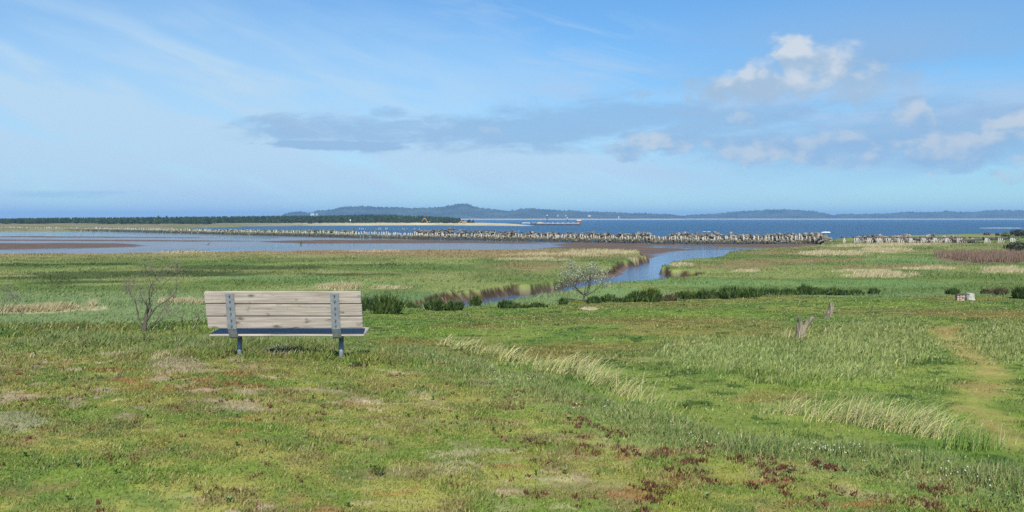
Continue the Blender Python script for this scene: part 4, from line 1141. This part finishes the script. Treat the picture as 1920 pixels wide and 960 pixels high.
for me in rocks:
    V = np.empty(len(me.vertices) * 3, np.float32); me.vertices.foreach_get('co', V)
    T = np.empty(len(me.polygons) * 3, np.int32); me.polygons.foreach_get('vertices', T); rk.append((V.reshape(-1, 3).copy(), T.reshape(-1, 3)))
for s in spots:
    if id(s) in bigset: continue
    V, T = random.choice(rk); a = random.uniform(0, 6.28); c_, s_ = math.cos(a), math.sin(a)
    V = V * np.array([s[3] * random.uniform(.9, 1.5), s[3], s[3] * random.uniform(.6, 1)]); V = np.c_[V[:, 0] * c_ - V[:, 1] * s_, V[:, 0] * s_ + V[:, 1] * c_, V[:, 2]]
    colr = np.array([.20, .175, .13]) if s[4] > 700 else np.array([.2, .2, .12])
    if random.random() < .35: colr = colr * .4
    A.add(V + np.array(s[:3]), T, colr * random.uniform(.6, 1.35))
props(A.build('jetty_rubble', M_VCOL), kind='stuff')
# log lying along the grassy end of the jetty, bushes there
A = Acc(); b0 = unproj(1800, 452, ZM + .8); b1 = unproj(1892, 450, ZM + .8)
t = thing('driftwood_log', 'long dark driftwood log lying behind the last trestle bents', 'log', (b0[0], b0[1], ZM))
A.tube([(0, 0, .9), ((b1[0] - b0[0]) * .5, (b1[1] - b0[1]) * .5, 1.3), (b1[0] - b0[0], b1[1] - b0[1], 1.25)], [.25, .32, .22], 8)
A.build('trunk', M_BARK, t, True)
def far_bush(px, py, wpx, hpx, label, cols, z=ZM):
    b = unproj(px, py, z); m = b[1] / F; w, h = wpx * m / 2, hpx * m
    t = thing('shore_bush', label, 'bush', (b[0], b[1], float(land(b[:1], b[1:])[0]) - .1), 0, 'bushes on the grassy end of the jetty')
    A = Acc()
    for _ in range(900):
        v = np.array([random.gauss(0, 1) for _ in range(3)]); v /= np.linalg.norm(v); rr_ = random.uniform(.5, 1.0) * (1 + .35 * mnoise.noise(Vector(v * 2) + Vector((px, 0, 0))))
        o = np.array([v[0] * w * rr_, v[1] * w * .6 * rr_, max(-.2, h * (.45 + v[2] * .55 * rr_))]); s = random.uniform(.12, .3)
        a = np.array([random.gauss(0, 1) for _ in range(3)]); a /= np.linalg.norm(a); b_ = np.cross(a, v); b_ /= np.linalg.norm(b_) + 1e-6
        A.add([o - a * s, o + b_ * s, o + a * s, o - b_ * s], [(0, 1, 2), (0, 2, 3)], cols[random.randrange(len(cols))] * random.uniform(.6, 1.3))
    A.build('foliage', M_LEAF, t)
far_bush(1908, 471, 48, 18, 'dark round bush in front of the trestle at the right margin', [alb(70, 80, 48), alb(56, 66, 42)])
far_bush(1910, 444, 34, 14, 'dark bush on the skyline of the jetty at the right margin', [alb(60, 68, 50), alb(80, 76, 60)])
far_bush(1887, 444, 20, 9, 'light green bush next to the dark skyline bush', [alb(120, 130, 70), alb(100, 112, 62)])
far_bush(1850, 441, 12, 5, 'small reddish bush on the jetty left of the light green one', [alb(140, 104, 82)])
far_bush(1870, 442, 8, 5, 'tiny brown bush between the reddish and the light green bush', [alb(112, 88, 72)])

# ------------------------------------------------------------------ far spit: pine wood, machines, barge
def spit_z(x, y): return max(-5.4, float(land(np.array([x]), np.array([y]))[0]))
def conifer(A, x, y, z, h, w, c, rs):
    n = 7; k = rs.choice((0, 1))
    layers = 5
    for L_ in range(layers):
        f = L_ / layers
        r0 = w * (1 - f) ** (.8 if k else .5) * rs.uniform(.75, 1.1); z0 = z + h * (.12 + .85 * f); z1 = z + h * min(1.02, .12 + .85 * (f + 1.7 / layers))
        a = np.arange(n) * 6.283 / n + rs.random() * 6
        rr_ = r0 * np.array([rs.uniform(.6, 1.3) for _ in range(n)])
        ring = np.c_[x + rr_ * np.cos(a), y + rr_ * np.sin(a), z0 - np.array([rs.uniform(0, .12) * h for _ in range(n)])]
        A.add(np.vstack([ring, [[x + rs.gauss(0, .3), y, z1]]]), [(i, (i + 1) % n, n) for i in range(n)], c * rs.uniform(.7, 1.25))
ftop = [(-300, 411), (0, 410), (60, 409), (130, 408), (200, 408), (290, 407), (400, 406), (480, 405), (560, 404.5), (620, 404), (690, 402), (740, 402.5), (760, 404), (800, 405), (840, 406.5), (862, 409)]
fx_, fy_ = np.array(ftop).T
A = Acc(); rs = random.Random(3)
for k in range(2800):
    px = rs.uniform(-300, 862); D = rs.uniform(1080, 1500) if px < 400 else rs.uniform(1230 + max(0, px - 560) * .35, 1560)
    x = (px - 960) / F * D; z = spit_z(x, D)
    top = EYE - (np.interp(px, fx_, fy_) + abs(rs.gauss(0, 1.6)) - 1.0 - HY) / F * D
    h = max(3.0, top - z)
    conifer(A, x, D, z, h, rs.uniform(2.0, 4.0), alb(54, 72, 48) * rs.uniform(.6, 1.2), rs)
props(A.build('pine_wood', M_NEEDLE), kind='stuff')
def single_pine(px, D, toppx, w, label):
    x = (px - 960) / F * D; z = spit_z(x, D); h = EYE - (toppx - HY) / F * D - z
    t = thing('pine_tree', label, 'tree', (x, D, z), 0, 'single pines of the far wood')
    A = Acc(); A.tube([(0, 0, -.5), (0, 0, h * .8)], [.35, .1], 6); A.build('trunk', M_BARK, t)
    A = Acc()
    for _ in range(2): conifer(A, random.uniform(-.5, .5), 0, 0, h * random.uniform(.9, 1), w, alb(50, 68, 46), rs)
    A.build('crown', M_NEEDLE, t)
single_pine(297, 1180, 403.0, 4.2, 'left one of two taller pines rising above the far wood')
single_pine(312, 1180, 403.5, 4.0, 'right one of two taller pines rising above the far wood')
single_pine(868, 1450, 412.0, 3.5, 'small pine at the sand end of the far wood, behind the yellow bulldozer')
single_pine(880, 1450, 410.0, 4.5, 'last round pine standing apart at the end of the far wood')
single_pine(887, 1450, 411.0, 3.5, 'low pine touching the last round pine on the sand')

M_YEL = mat_plain('yellow_machine_paint', (.50, .25, .03), .5, 0, 1, .15)
M_TRK = mat_plain('black_track', (.03, .03, .03), .8, 0, 2, .3)
M_GLS = mat_plain('dark_cab_glass', (.03, .04, .05), .15, 0, 1, .1)
def excavator(px, D, label, up):
    x = (px - 960) / F * D; z = spit_z(x, D); t = thing('excavator', label, 'digger', (x, D, z))
    A = Acc()
    for s in (-1, 1): A.box(0, s * 1.3, .5, 5, .8, 1.0, None, 0, .9)
    A.build('tracks', M_TRK, t)
    A = Acc(); A.box(.6, 0, 1.75, 5.4, 3.0, 1.4); A.build('body', M_YEL, t)
    A = Acc(); A.box(-1.2, -.8, 3.1, 1.7, 1.3, 1.5, None, 0, .9); A.build('cab', M_GLS, t)
    A = Acc()
    if up:
        A.tube([(-1.5, .6, 2.2), (-3.6, .6, 5.6), (-6.0, .6, 6.6)], [.45, .5, .4], 6); A.tube([(-6, .6, 6.6), (-8.4, .6, 1.9)], [.4, .3], 6)
    else:
        A.tube([(-1.5, .6, 2.0), (-4, .6, 3.2), (-6.2, .6, 1.2)], [.4, .45, .4], 6)
    A.build('boom', M_YEL, t)
    A = Acc(); A.box(-8.6 if up else -6.6, .6, 1.2 if up else .8, 1.6, 1.5, 1.2, None, 0, .7); A.build('bucket', M_TRK if up else M_YEL, t)
excavator(803, 1330, 'yellow excavator with raised arm on the sand in front of the far wood', True)
excavator(870, 1330, 'yellow digger with lowered blade at the sand end of the far wood', False)

def beacon():
    D = 1290; x = (657 - 960) / F * D; z = -6.5; t = thing('channel_marker', 'white topped channel marker post off the sandy shore', 'marker', (x, D, z))
    A = Acc(); A.box(0, 0, 1.2, 2.2, 2.2, 2.6, None, 0, .7); A.build('base', M_CAP, t)
    A = Acc(); A.tube([(0, 0, 2.4), (0, 0, 5.2)], [.35, .3], 8); A.build('post', M_STEEL, t)
    A = Acc(); A.box(0, 0, 5.9, 1.3, 1.3, 1.4); A.build('lantern', mat_plain('white_paint', (.75, .75, .74), .5, 0, 2, .06), t)
beacon()
sprig('marker_stake', 565, 458, 1.6, 10, .35, 'thin brushwood stake standing in the bay mud before the jetty', [alb(150, 146, 100)], 330, .05)

def barge():
    D = 1224; m = D / F
    P = lambda px, py: ((px - 1044) * m, (422.2 - py) * m)
    x = (1044 - 960) / F * D; t = thing('work_barge', 'long black work barge with two tall spuds and a red and white deckhouse', 'barge', (x, D, ZW - .05))
    M_HULL = mat_plain('barge_hull', (.05, .05, .055), .7, 0, .3, .5); M_WH = mat_plain('barge_white', (.5, .5, .48), .5, 0, 1, .08)
    M_RED = mat_plain('barge_red', (.26, .07, .05), .6, 0, 1, .25); M_BLU = mat_plain('barge_blue', (.07, .14, .24), .6, 0, 1, .3); M_SP = mat_plain('spud_steel', (.10, .06, .06), .7, 0, 1, .4)
    A = Acc(); A.box(*[(P(1046, 0)[0]), 0, 1.0], 84 * m, 13, 2.4, None, 0, 1.0); A.box(P(1000, 0)[0], 0, 1.3, 10 * m, 8, 2.2, None, 0, 1.1); A.build('hull', M_HULL, t)
    A = Acc(); A.box(P(1046, 0)[0], -6.45, 2.5, 80 * m, .3, .5); A.box(P(1046, 0)[0], 6.45, 2.5, 80 * m, .3, .5)
    for k in range(9): A.box(P(1008 + k * 9.4, 0)[0], -5.4, 2.6, 1.6, 1.2, 1.5)
    A.build('bulwark', M_WH, t)
    for px, top in ((1025.8, 404.5), (1063.6, 409.5)):
        A = Acc(); A.tube([(P(px, 0)[0], 0, 1.8), (P(px, 0)[0], 0, P(0, top)[1])], [.5, .5], 8); s = A.build('spud', M_SP, t)
        A = Acc(); A.tube([(P(px, 0)[0], 0, P(0, top)[1]), (P(px, 0)[0], 0, P(0, top - 2)[1])], [.95, .9], 8); A.build('spud_head', M_WH, s)
    A = Acc(); A.box(P(1085, 0)[0], 0, 4.0, 7 * m, 8, 3.2); h = A.build('deckhouse', M_RED, t)
    A = Acc(); A.box(P(1085, 0)[0], 0, 6.25, 8.4 * m, 9, 1.3); A.build('roof', M_WH, h)
    A = Acc(); A.box(P(1000.5, 0)[0], 0, 3.2, 8 * m, 6, 1.9, None, 0, .8); A.build('winch_house', M_BLU, t)
    A = Acc(); A.tube([(P(995, 0)[0], 0, 2.2), (P(1003, 0)[0], 0, 6.6)], [.3, .22], 6); A.tube([(P(1003, 0)[0], 0, 6.6), (P(1004, 0)[0], 0, 2.2)], [.22, .22], 6); A.build('frame', M_BLU, t)
    A = Acc(); A.box(P(1012.5, 0)[0], 0, 3.1, 7 * m, 5, 1.4, None, 0, .85); A.build('deck_machine', mat_plain('barge_yellow', (.42, .33, .12), .6, 0, 1, .3), t)
    A = Acc(); A.tube([(P(994, 0)[0], 0, 2.6), (P(982, 0)[0], 0, 3.0), (P(979, 0)[0], 0, 2.4)], [.6, .55, .4], 6); A.build('gangway', M_WH, t)
barge()

# breaking waves seen past the jetty
M_FOAM = mat_plain('wave_foam', (.8, .82, .82), .9, 0, 2, .08)
A = Acc()
for px, py, w in ((1549, 436, 9), (1325, 434.5, 8), (1880, 427.7, 45)):
    b = unproj(px, py, ZW); m = b[1] / F; W = w * m; hh = .55 if px in (1549,) else .22
    n = 14
    V = []; T = []
    for k in range(n + 1):
        s = k / n * 2 - 1; e = (1 - s * s) ** .5 * random.uniform(.6, 1.1)
        for yv, zv in ((-1.2, 0.0), (-.3, hh), (.5, hh * .7), (1.4, 0)): V.append((b[0] + s * W, b[1] + yv * 2 * e + .6 * math.sin(k), ZW + .01 + zv * e))
        if k:
            for q in range(3): a = (k - 1) * 4 + q; T += [(a, a + 4, a + 5), (a, a + 5, a + 1)]
    A.add(V, T)
props(A.build('wave_foam', M_FOAM), kind='stuff')

# ------------------------------------------------------------------ hills across the river mouth
ridge = [(380, 411), (525, 408), (532, 403.5), (548, 399.5), (566, 399), (580, 401), (598, 396.5), (620, 395), (640, 391), (652, 389.5), (690, 388), (715, 390), (740, 390), (770, 392), (800, 391.5), (830, 389.5), (848, 386.5), (858, 384), (868, 382.5), (880, 384.5), (892, 390),
         (910, 392.5), (930, 395), (950, 398), (962, 397), (975, 393.5), (1000, 392), (1020, 395), (1050, 396.5), (1085, 396.5), (1100, 399), (1130, 399), (1160, 401), (1185, 402), (1200, 401.5), (1230, 403.5), (1262, 404), (1280, 407), (1284, 408)]
ridge2 = [(1200, 411), (1262, 410), (1284, 405.5), (1300, 403.5), (1330, 403), (1350, 401), (1400, 397.5), (1440, 395), (1475, 394.5), (1500, 396), (1530, 398), (1555, 403.5), (1562, 405), (1570, 403), (1600, 402.5), (1640, 403), (1665, 401.5), (1700, 398.8), (1730, 399.5), (1760, 399), (1775, 396.8), (1785, 397.3), (1795, 399.5), (1830, 399),
          (1845, 396.5), (1870, 395.5), (1900, 396.5), (1940, 395), (2050, 394), (2200, 398), (2400, 402), (2600, 409)]
def mat_hill():
    m, nt, out = newmat('hill_forest'); L = nt.links.new
    ge = nd(nt, 'ShaderNodeNewGeometry'); no = nd(nt, 'ShaderNodeTexNoise'); no.inputs['Scale'].default_value = .006; no.inputs['Detail'].default_value = 9
    L(ge.outputs['Position'], no.inputs['Vector'])
    rp = nd(nt, 'ShaderNodeValToRGB'); e = rp.color_ramp.elements
    e[0].position = .35; e[0].color = (.022, .034, .02, 1); e[1].position = .7; e[1].color = (.075, .1, .05, 1)
    L(no.outputs[0], rp.inputs[0])
    sx = nd(nt, 'ShaderNodeSeparateXYZ'); L(ge.outputs['Position'], sx.inputs[0])
    mr = nd(nt, 'ShaderNodeMapRange'); mr.inputs[1].default_value = -1.5; mr.inputs[2].default_value = 1.0; L(sx.outputs[2], mr.inputs[0])
    mx = nd(nt, 'ShaderNodeMix', data_type='RGBA'); mx.inputs[6].default_value = (.42, .38, .3, 1); L(mr.outputs[0], mx.inputs[0]); L(rp.outputs[0], mx.inputs[7])
    bs = nd(nt, 'ShaderNodeBsdfPrincipled'); bs.inputs['Roughness'].default_value = 1; bs.inputs['Specular IOR Level'].default_value = 0
    L(mx.outputs[2], bs.inputs['Base Color']); L(bs.outputs[0], out.inputs[0])
    return m
M_HILL = mat_hill()
def hills(rg, D0, seed):
    rx, ry = np.array(rg, float).T; xs_ = np.arange(rx[0], rx[-1], .6); n = len(xs_)
    rows = [(0, 0), (40, .03), (120, .12), (260, .3), (420, .55), (560, .8), (680, .95), (760, 1.0), (900, .85), (1500, .2), (1800, -.1)]
    V = []
    crest_z = EYE - (np.interp(xs_, rx, ry) - HY) / F * (D0 + 760) + 7
    crest_z = np.maximum(crest_z, -1.0)
    for k, (dd, f) in enumerate(rows):
        D = D0 + dd + 60 * (fbm(xs_, xs_ * 0 + k, 40, 3, seed) - .5) * (k > 0)
        z = -7.2 + (crest_z + 7.2) * f + (k > 1) * f * 16 * (fbm(xs_, xs_ * 0 + k * 3.3, 22, 3, seed + 1) - .5) * (k < 7)
        tree = (k >= 3) * (k < 9) * (9 * vnoise(xs_ / 1.6, xs_ * 0 + k * 1.7, seed + 2) ** 2 + 6 * vnoise(xs_ / 5, xs_ * 0 + k * 1.7, seed + 3) - 5)
        V.append(np.c_[(xs_ - 960) / F * D, D, z + tree])
    V = np.vstack(V); T = []
    i = np.arange(len(rows) - 1)[:, None] * n; j = np.arange(n - 1)[None, :]
    Q = np.stack([i + j, i + j + 1, i + n + j + 1, i + n + j], -1).reshape(-1, 4)
    props(mesh_np('hills', V, Q, M_HILL, None, False), kind='structure')
hills(ridge, 6600, 200)
hills(ridge2, 7600, 210)
# low sandy shore below the hills and a few white houses
A = Acc()
for px0, px1, D in ((860, 1275, 6350), (1520, 1640, 7300)):
    xs_ = np.linspace(px0, px1, 60); V = []; T = []
    for k, x in enumerate(xs_):
        s = math.sin(math.pi * k / 59) ** .4
        for dd, z in ((0, ZW - .3), (60, ZW + 4.2 * s), (200, ZW + 6 * s), (300, ZW - .5)): V.append(((x - 960) / F * (D + dd), D + dd, z + (random.uniform(-.4, .4) if z > ZW else 0)))
        if k:
            for q in range(3): a = (k - 1) * 4 + q; T += [(a, a + 4, a + 5), (a, a + 5, a + 1)]
    A.add(V, T, alb(205, 192, 165))
props(A.build('far_beach', M_VCOL), kind='structure')
M_HOUSE = mat_plain('white_house_wall', (.45, .44, .42), .8, 0, 1, .06); M_ROOF = mat_plain('house_roof', (.3, .28, .27), .8, 0, 1, .2)
def house(px, py, w, h, label, D):
    x = (px - 960) / F * D; z = EYE - (py - HY) / F * D; t = thing('white_house', label, 'house', (x, D, z), 0, 'white houses on the far hillside')
    A = Acc(); A.box(0, 0, h * .25 - 4, w, w * .7, h * 1.5 + 8); A.build('wall', M_HOUSE, t)
    V = [(-w * .55, -w * .4, h), (w * .55, -w * .4, h), (w * .55, w * .4, h), (-w * .55, w * .4, h), (-w * .5, 0, h * 1.5), (w * .5, 0, h * 1.5)]
    A = Acc(); A.add(V, [(0, 1, 5), (0, 5, 4), (2, 3, 4), (2, 4, 5), (0, 4, 3), (1, 2, 5), (0, 3, 2), (0, 2, 1)]); A.build('roof', M_ROOF, t)
house(586, 402.4, 26, 8, 'large white house on the left end of the far hills', 6950)
house(594, 402.6, 12, 6, 'small white house just right of the large white house on the far hills', 6950)
house(1046, 404.5, 8, 4, 'white house above the barge on the far hillside', 6900)
house(1061, 404.6, 7, 3.5, 'small white house right of the one above the barge', 6900)
house(1105, 404.2, 22, 3, 'long pale building on the slope right of the barge', 6900)
house(1160, 407, 7, 4, 'lone white house low on the far hillside right of the barge', 6750)

# ------------------------------------------------------------------ sky, sun, air
SUN_AZ, SUN_EL = R(177), R(43)
def world():
    w = bpy.data.worlds.new('World'); SC.world = w; w.use_nodes = True
    nt = w.node_tree; nt.nodes.clear(); L = nt.links.new
    S = 0.077
    sky = nd(nt, 'ShaderNodeTexSky'); sky.sky_type = 'NISHITA'; sky.sun_disc = False; sky.sun_elevation = SUN_EL; sky.sun_rotation = SUN_AZ
    sky.air_density = 1.0; sky.dust_density = .2; sky.ozone_density = 3.0; sky.altitude = 0
    class E:
        def __init__(s, o): s.o = o
        def op(s, n, b=None, c=None):
            m = nd(nt, 'ShaderNodeMath', operation=n)
            for k, v in enumerate((s, b, c)):
                if v is None: continue
                if isinstance(v, E): L(v.o, m.inputs[k])
                else: m.inputs[k].default_value = v
            return E(m.outputs[0])
        def __add__(s, b): return s.op('ADD', b)
        def __sub__(s, b): return s.op('SUBTRACT', b)
        def __mul__(s, b): return s.op('MULTIPLY', b)
        def __rmul__(s, b): return s.op('MULTIPLY', b)
    def ss(e, a, b):
        m = nd(nt, 'ShaderNodeMapRange', interpolation_type='SMOOTHSTEP'); L(e.o, m.inputs[0])
        m.inputs[1].default_value = a; m.inputs[2].default_value = b
        if a > b: m.inputs[1].default_value, m.inputs[2].default_value, m.inputs[3].default_value, m.inputs[4].default_value = b, a, 1, 0
        return E(m.outputs[0])
    tc = nd(nt, 'ShaderNodeTexCoord'); sp = nd(nt, 'ShaderNodeSeparateXYZ'); L(tc.outputs['Generated'], sp.inputs[0])
    x, y, z = (E(o) for o in sp.outputs)
    A = x.op('ARCTAN2', y) * 18.44        # azimuth, elevation
    EL = z.op('ARCSINE') * 18.44
    def ae(px, py):
        a = math.atan((px - 960) / F); e = math.atan((HY - py) / F * math.cos(a)); return a * 18.44, e * 18.44
    def noise(sa, se, seed, detail=6, rough=.55, rot=0.0, dist=0.0, a=None, e=None):
        a = a or A; e = e or EL
        u = a * (sa * math.cos(rot)) + e * (sa * math.sin(rot)); v = a * (-se * math.sin(rot)) + e * (se * math.cos(rot))
        c = nd(nt, 'ShaderNodeCombineXYZ'); L(u.o, c.inputs[0]); L(v.o, c.inputs[1]); c.inputs[2].default_value = seed
        n = nd(nt, 'ShaderNodeTexNoise'); n.inputs['Scale'].default_value = 1; n.inputs['Detail'].default_value = detail; n.inputs['Roughness'].default_value = rough; n.inputs['Distortion'].default_value = dist
        L(c.outputs[0], n.inputs['Vector']); return E(n.outputs[0])
    def ellm(px, py, rx, ry, soft=(1.3, .3)):
        a, e = ae(px, py); da = (A - a) * (100 / rx); de = (EL - e) * (100 / ry)
        return ss((da * da + de * de).op('SQRT'), *soft)
    def mixc(base, col, f):
        m = nd(nt, 'ShaderNodeMix', data_type='RGBA'); L(f.o, m.inputs[0]); L(base, m.inputs[6])
        if isinstance(col, tuple): m.inputs[7].default_value = (*[float(v) / S for v in col], 1)
        else: L(col, m.inputs[7])
        return m.outputs[2]
    def mixcc(c0, c1, f):
        m = nd(nt, 'ShaderNodeMix', data_type='RGBA'); L(f.o, m.inputs[0])
        m.inputs[6].default_value = (*[float(v) / S for v in c0], 1); m.inputs[7].default_value = (*[float(v) / S for v in c1], 1); return m.outputs[2]
    tn = nd(nt, 'ShaderNodeVectorMath', operation='MULTIPLY'); L(sky.outputs[0], tn.inputs[0]); tn.inputs[1].default_value = (.57, .90, 1.14)   # clear northern air
    c = tn.outputs[0]
    EX = 2 ** -.56; G = EX
    white = tuple(EX * lin((190, 220, 243)))
    # cirrus veil over the left half, drawn out in slanting streaks
    st = noise(.28, 1.5, 3.1, 6, .55, R(-17), .4); big = noise(.2, .5, 8.0, 3, .5, R(-15))
    veil = (ellm(260, 230, 950, 280, (1.15, .1)).op('MAXIMUM', ellm(900, 310, 1000, 100, (1.2, .1)) * .8))
    f = veil * ss(st * .62 + big * .38, .36, .62)
    c = mixc(c, white, (f * .8 + veil * .58).op('MINIMUM', .95))
    # thin wisps top centre and right
    st2 = noise(.5, 2.6, 12.0, 6, .6, R(-12), .5)
    f = ellm(1110, 130, 190, 110) * ss(st2, .45, .7) * .6 + ellm(880, 30, 200, 70) * ss(st2, .45, .7) * .4 + ellm(1000, 160, 150, 50) * .25
    c = mixc(c, tuple(EX * lin((176, 208, 240))), f.op('MINIMUM', .8))
    # grey-blue haze veil over the right part
    vr = ellm(1650, 180, 560, 200, (1.15, .2)) * ss(noise(.22, .8, 40, 4, .5, R(4)), .3, .62)
    c = mixc(c, tuple(EX * lin((146, 184, 224))), vr * .9)
    vr = ellm(1600, 205, 700, 60, (1.2, .2)) * ss(noise(.3, 2.2, 44, 5, .55, R(3)), .35, .6)
    c = mixc(c, tuple(EX * lin((180, 207, 236))), vr * .8)
    # flat grey-blue layer cloud
    n = noise(.42, 2.1, 20, 7, .6, R(3), .3); n_hi = noise(1.3, 3.2, 23, 8, .62, 0, .4)
    def layer(px, py, rx, ry, thr, s0, k):
        q = ellm(px, py, rx * 1.3, ry * 1.3, (1.15, .0)) * .62 + n * 1.25 + n_hi * .8 - .76
        return ss(q, thr - .2, thr - .2 + s0 * 1.5) * ss(ellm(px, py, rx * 1.3, ry * 1.3, (1.15, .0)), .0, .25) * k
    lay = layer(900, 248, 450, 40, .54, .3, .75).op('MAXIMUM', layer(1230, 222, 400, 46, .56, .3, .7)).op('MAXIMUM', layer(1650, 260, 440, 74, .6, .32, .6)).op('MAXIMUM', layer(660, 273, 210, 12, .72, .14, .8)).op('MAXIMUM', layer(735, 214, 60, 20, .70, .2, .6)).op('MAXIMUM', layer(540, 246, 60, 18, .70, .2, .7))
    c = mixc(c, tuple(EX * lin((146, 184, 222))), lay)
    f = ellm(240, 366, 330, 9, (1.1, .4)) * ss(n, .35, .6)
    c = mixc(c, tuple(EX * lin((128, 178, 220))), f * .45)
    # cumulus: clumps, lit from above left, grey below
    cn = noise(1.5, 2.2, 31, 8, .56, 0, .25)
    A2, E2 = A + .10, EL + .14
    E2 = EL - (-.16); A2 = A - .12
    cn2 = noise(1.5, 2.2, 31, 8, .56, 0, .25, A2, E2)
    cl = noise(1.2, 1.8, 31, 3, .5, 0, .25); cl2 = noise(1.2, 1.8, 31, 3, .5, 0, .25, A2, E2)
    lit = ss((cl - cl2) * .8 + (cn - cn2) * .25, -.10, .12)
    ec = ae(1500, 128)[1]
    lit_top = ss((cl - cl2) * .7 + (cn - cn2) * .25 + (EL - ec) * .16, -.10, .08)
    def cum(px, py, rx, ry, thr, k, w=.75, soft=.22):
        q = ellm(px, py, rx * 1.2, ry * 1.25, (1.2, .0))
        return ss(q * w + cn * 2.1 - .72, thr - .08, thr - .08 + soft * 1.7) * ss(q, .02, .3) * k
    small = None
    for a in ((1225, 275, 120, 34, .68, .8), (1480, 280, 300, 50, .80, .6), (1830, 270, 200, 70, .74, .75), (1725, 225, 60, 40, .62, .8), (1905, 240, 50, 36, .62, .85), (1800, 280, 60, 34, .66, .8), (1330, 262, 110, 36, .84, .6), (1450, 290, 110, 40, .84, .75), (1380, 222, 60, 20, .86, .5), (1590, 305, 90, 30, .86, .6), (1480, 325, 60, 14, .9, .5), (1345, 312, 50, 18, .9, .5),
              (1720, 228, 90, 44, .82, .75), (1740, 275, 140, 40, .84, .65), (1830, 285, 130, 50, .80, .8), (1900, 250, 70, 50, .78, .85), (1810, 318, 130, 22, .84, .7), (1670, 125, 60, 26, .86, .5), (1500, 212, 60, 16, .9, .4), (1800, 235, 90, 30, .88, .5), (900, 245, 60, 18, .92, .4)):
        q = cum(*a); small = q if small is None else small.op('MAXIMUM', q)
    c = mixc(c, mixcc(EX * lin((152, 188, 224)), EX * lin((200, 212, 224)), lit), small)
    base = cum(1400, 172, 210, 30, .68, .8, .9, .34).op('MAXIMUM', cum(1590, 150, 190, 52, .72, .6, .9, .4))
    c = mixc(c, tuple(EX * lin((166, 190, 214))), base)
    top = cum(1530, 128, 130, 56, .62, .92, .95, .44).op('MAXIMUM', cum(1488, 98, 48, 46, .62, .95, .95, .3)).op('MAXIMUM', cum(1440, 152, 100, 34, .66, .85, .9, .34))
    c = mixc(c, mixcc(EX * lin((168, 194, 220)), EX * lin((212, 221, 230)), lit_top), top)
    bg = nd(nt, 'ShaderNodeBackground'); bg.inputs[1].default_value = S; L(c, bg.inputs[0])
    out = nd(nt, 'ShaderNodeOutputWorld'); L(bg.outputs[0], out.inputs[0])
    w.cycles.sampling_method = 'MANUAL'; w.cycles.sample_map_resolution = 512
world()
sl = bpy.data.lights.new('sun', 'SUN'); sl.energy = 4.4; sl.angle = R(.53); sl.color = (1, .955, .89)
so = bpy.data.objects.new('sun', sl); link(so)
dirv = Vector((math.sin(SUN_AZ) * math.cos(SUN_EL), math.cos(SUN_AZ) * math.cos(SUN_EL), math.sin(SUN_EL)))
so.rotation_euler = dirv.to_track_quat('Z', 'Y').to_euler(); so.location = (0, -20, 60)

def haze():
    A = Acc(); zb, zt = -10.2, 135.0
    A.box(0, 0, (zb + zt) / 2, 42000, 42000, zt - zb)
    m, nt, out = newmat('haze_air'); pv = nd(nt, 'ShaderNodeVolumePrincipled')
    pv.inputs['Color'].default_value = (.39, .67, 1.0, 1); pv.inputs['Density'].default_value = 9.5e-5; pv.inputs['Anisotropy'].default_value = 0.1
    nt.links.new(pv.outputs[0], out.inputs['Volume'])
    o = A.build('haze', m); props(o, kind='stuff'); o.display_type = 'WIRE'
haze()

# ------------------------------------------------------------------ camera and output
cam = bpy.data.cameras.new('camera'); co = bpy.data.objects.new('camera', cam); link(co)
co.location = (0, 0, EYE); co.rotation_euler = (R(90), 0, 0)
cam.sensor_width = 36; cam.lens = 36 * F / 1920; cam.shift_y = -(480 - HY) / 1920; cam.clip_start = .1; cam.clip_end = 60000
SC.camera = co
SC.view_settings.view_transform = 'Standard'; SC.view_settings.look = 'None'; SC.view_settings.exposure = 0.56; SC.view_settings.gamma = 1; SC.view_settings.use_curve_mapping = False
SC.render.engine = 'CYCLES'
SC.cycles.max_bounces = 6; SC.cycles.diffuse_bounces = 3; SC.cycles.volume_bounces = 1; SC.cycles.transparent_max_bounces = 8
SC.cycles.use_denoising = False
SC.cycles.caustics_reflective = False; SC.cycles.caustics_refractive = False
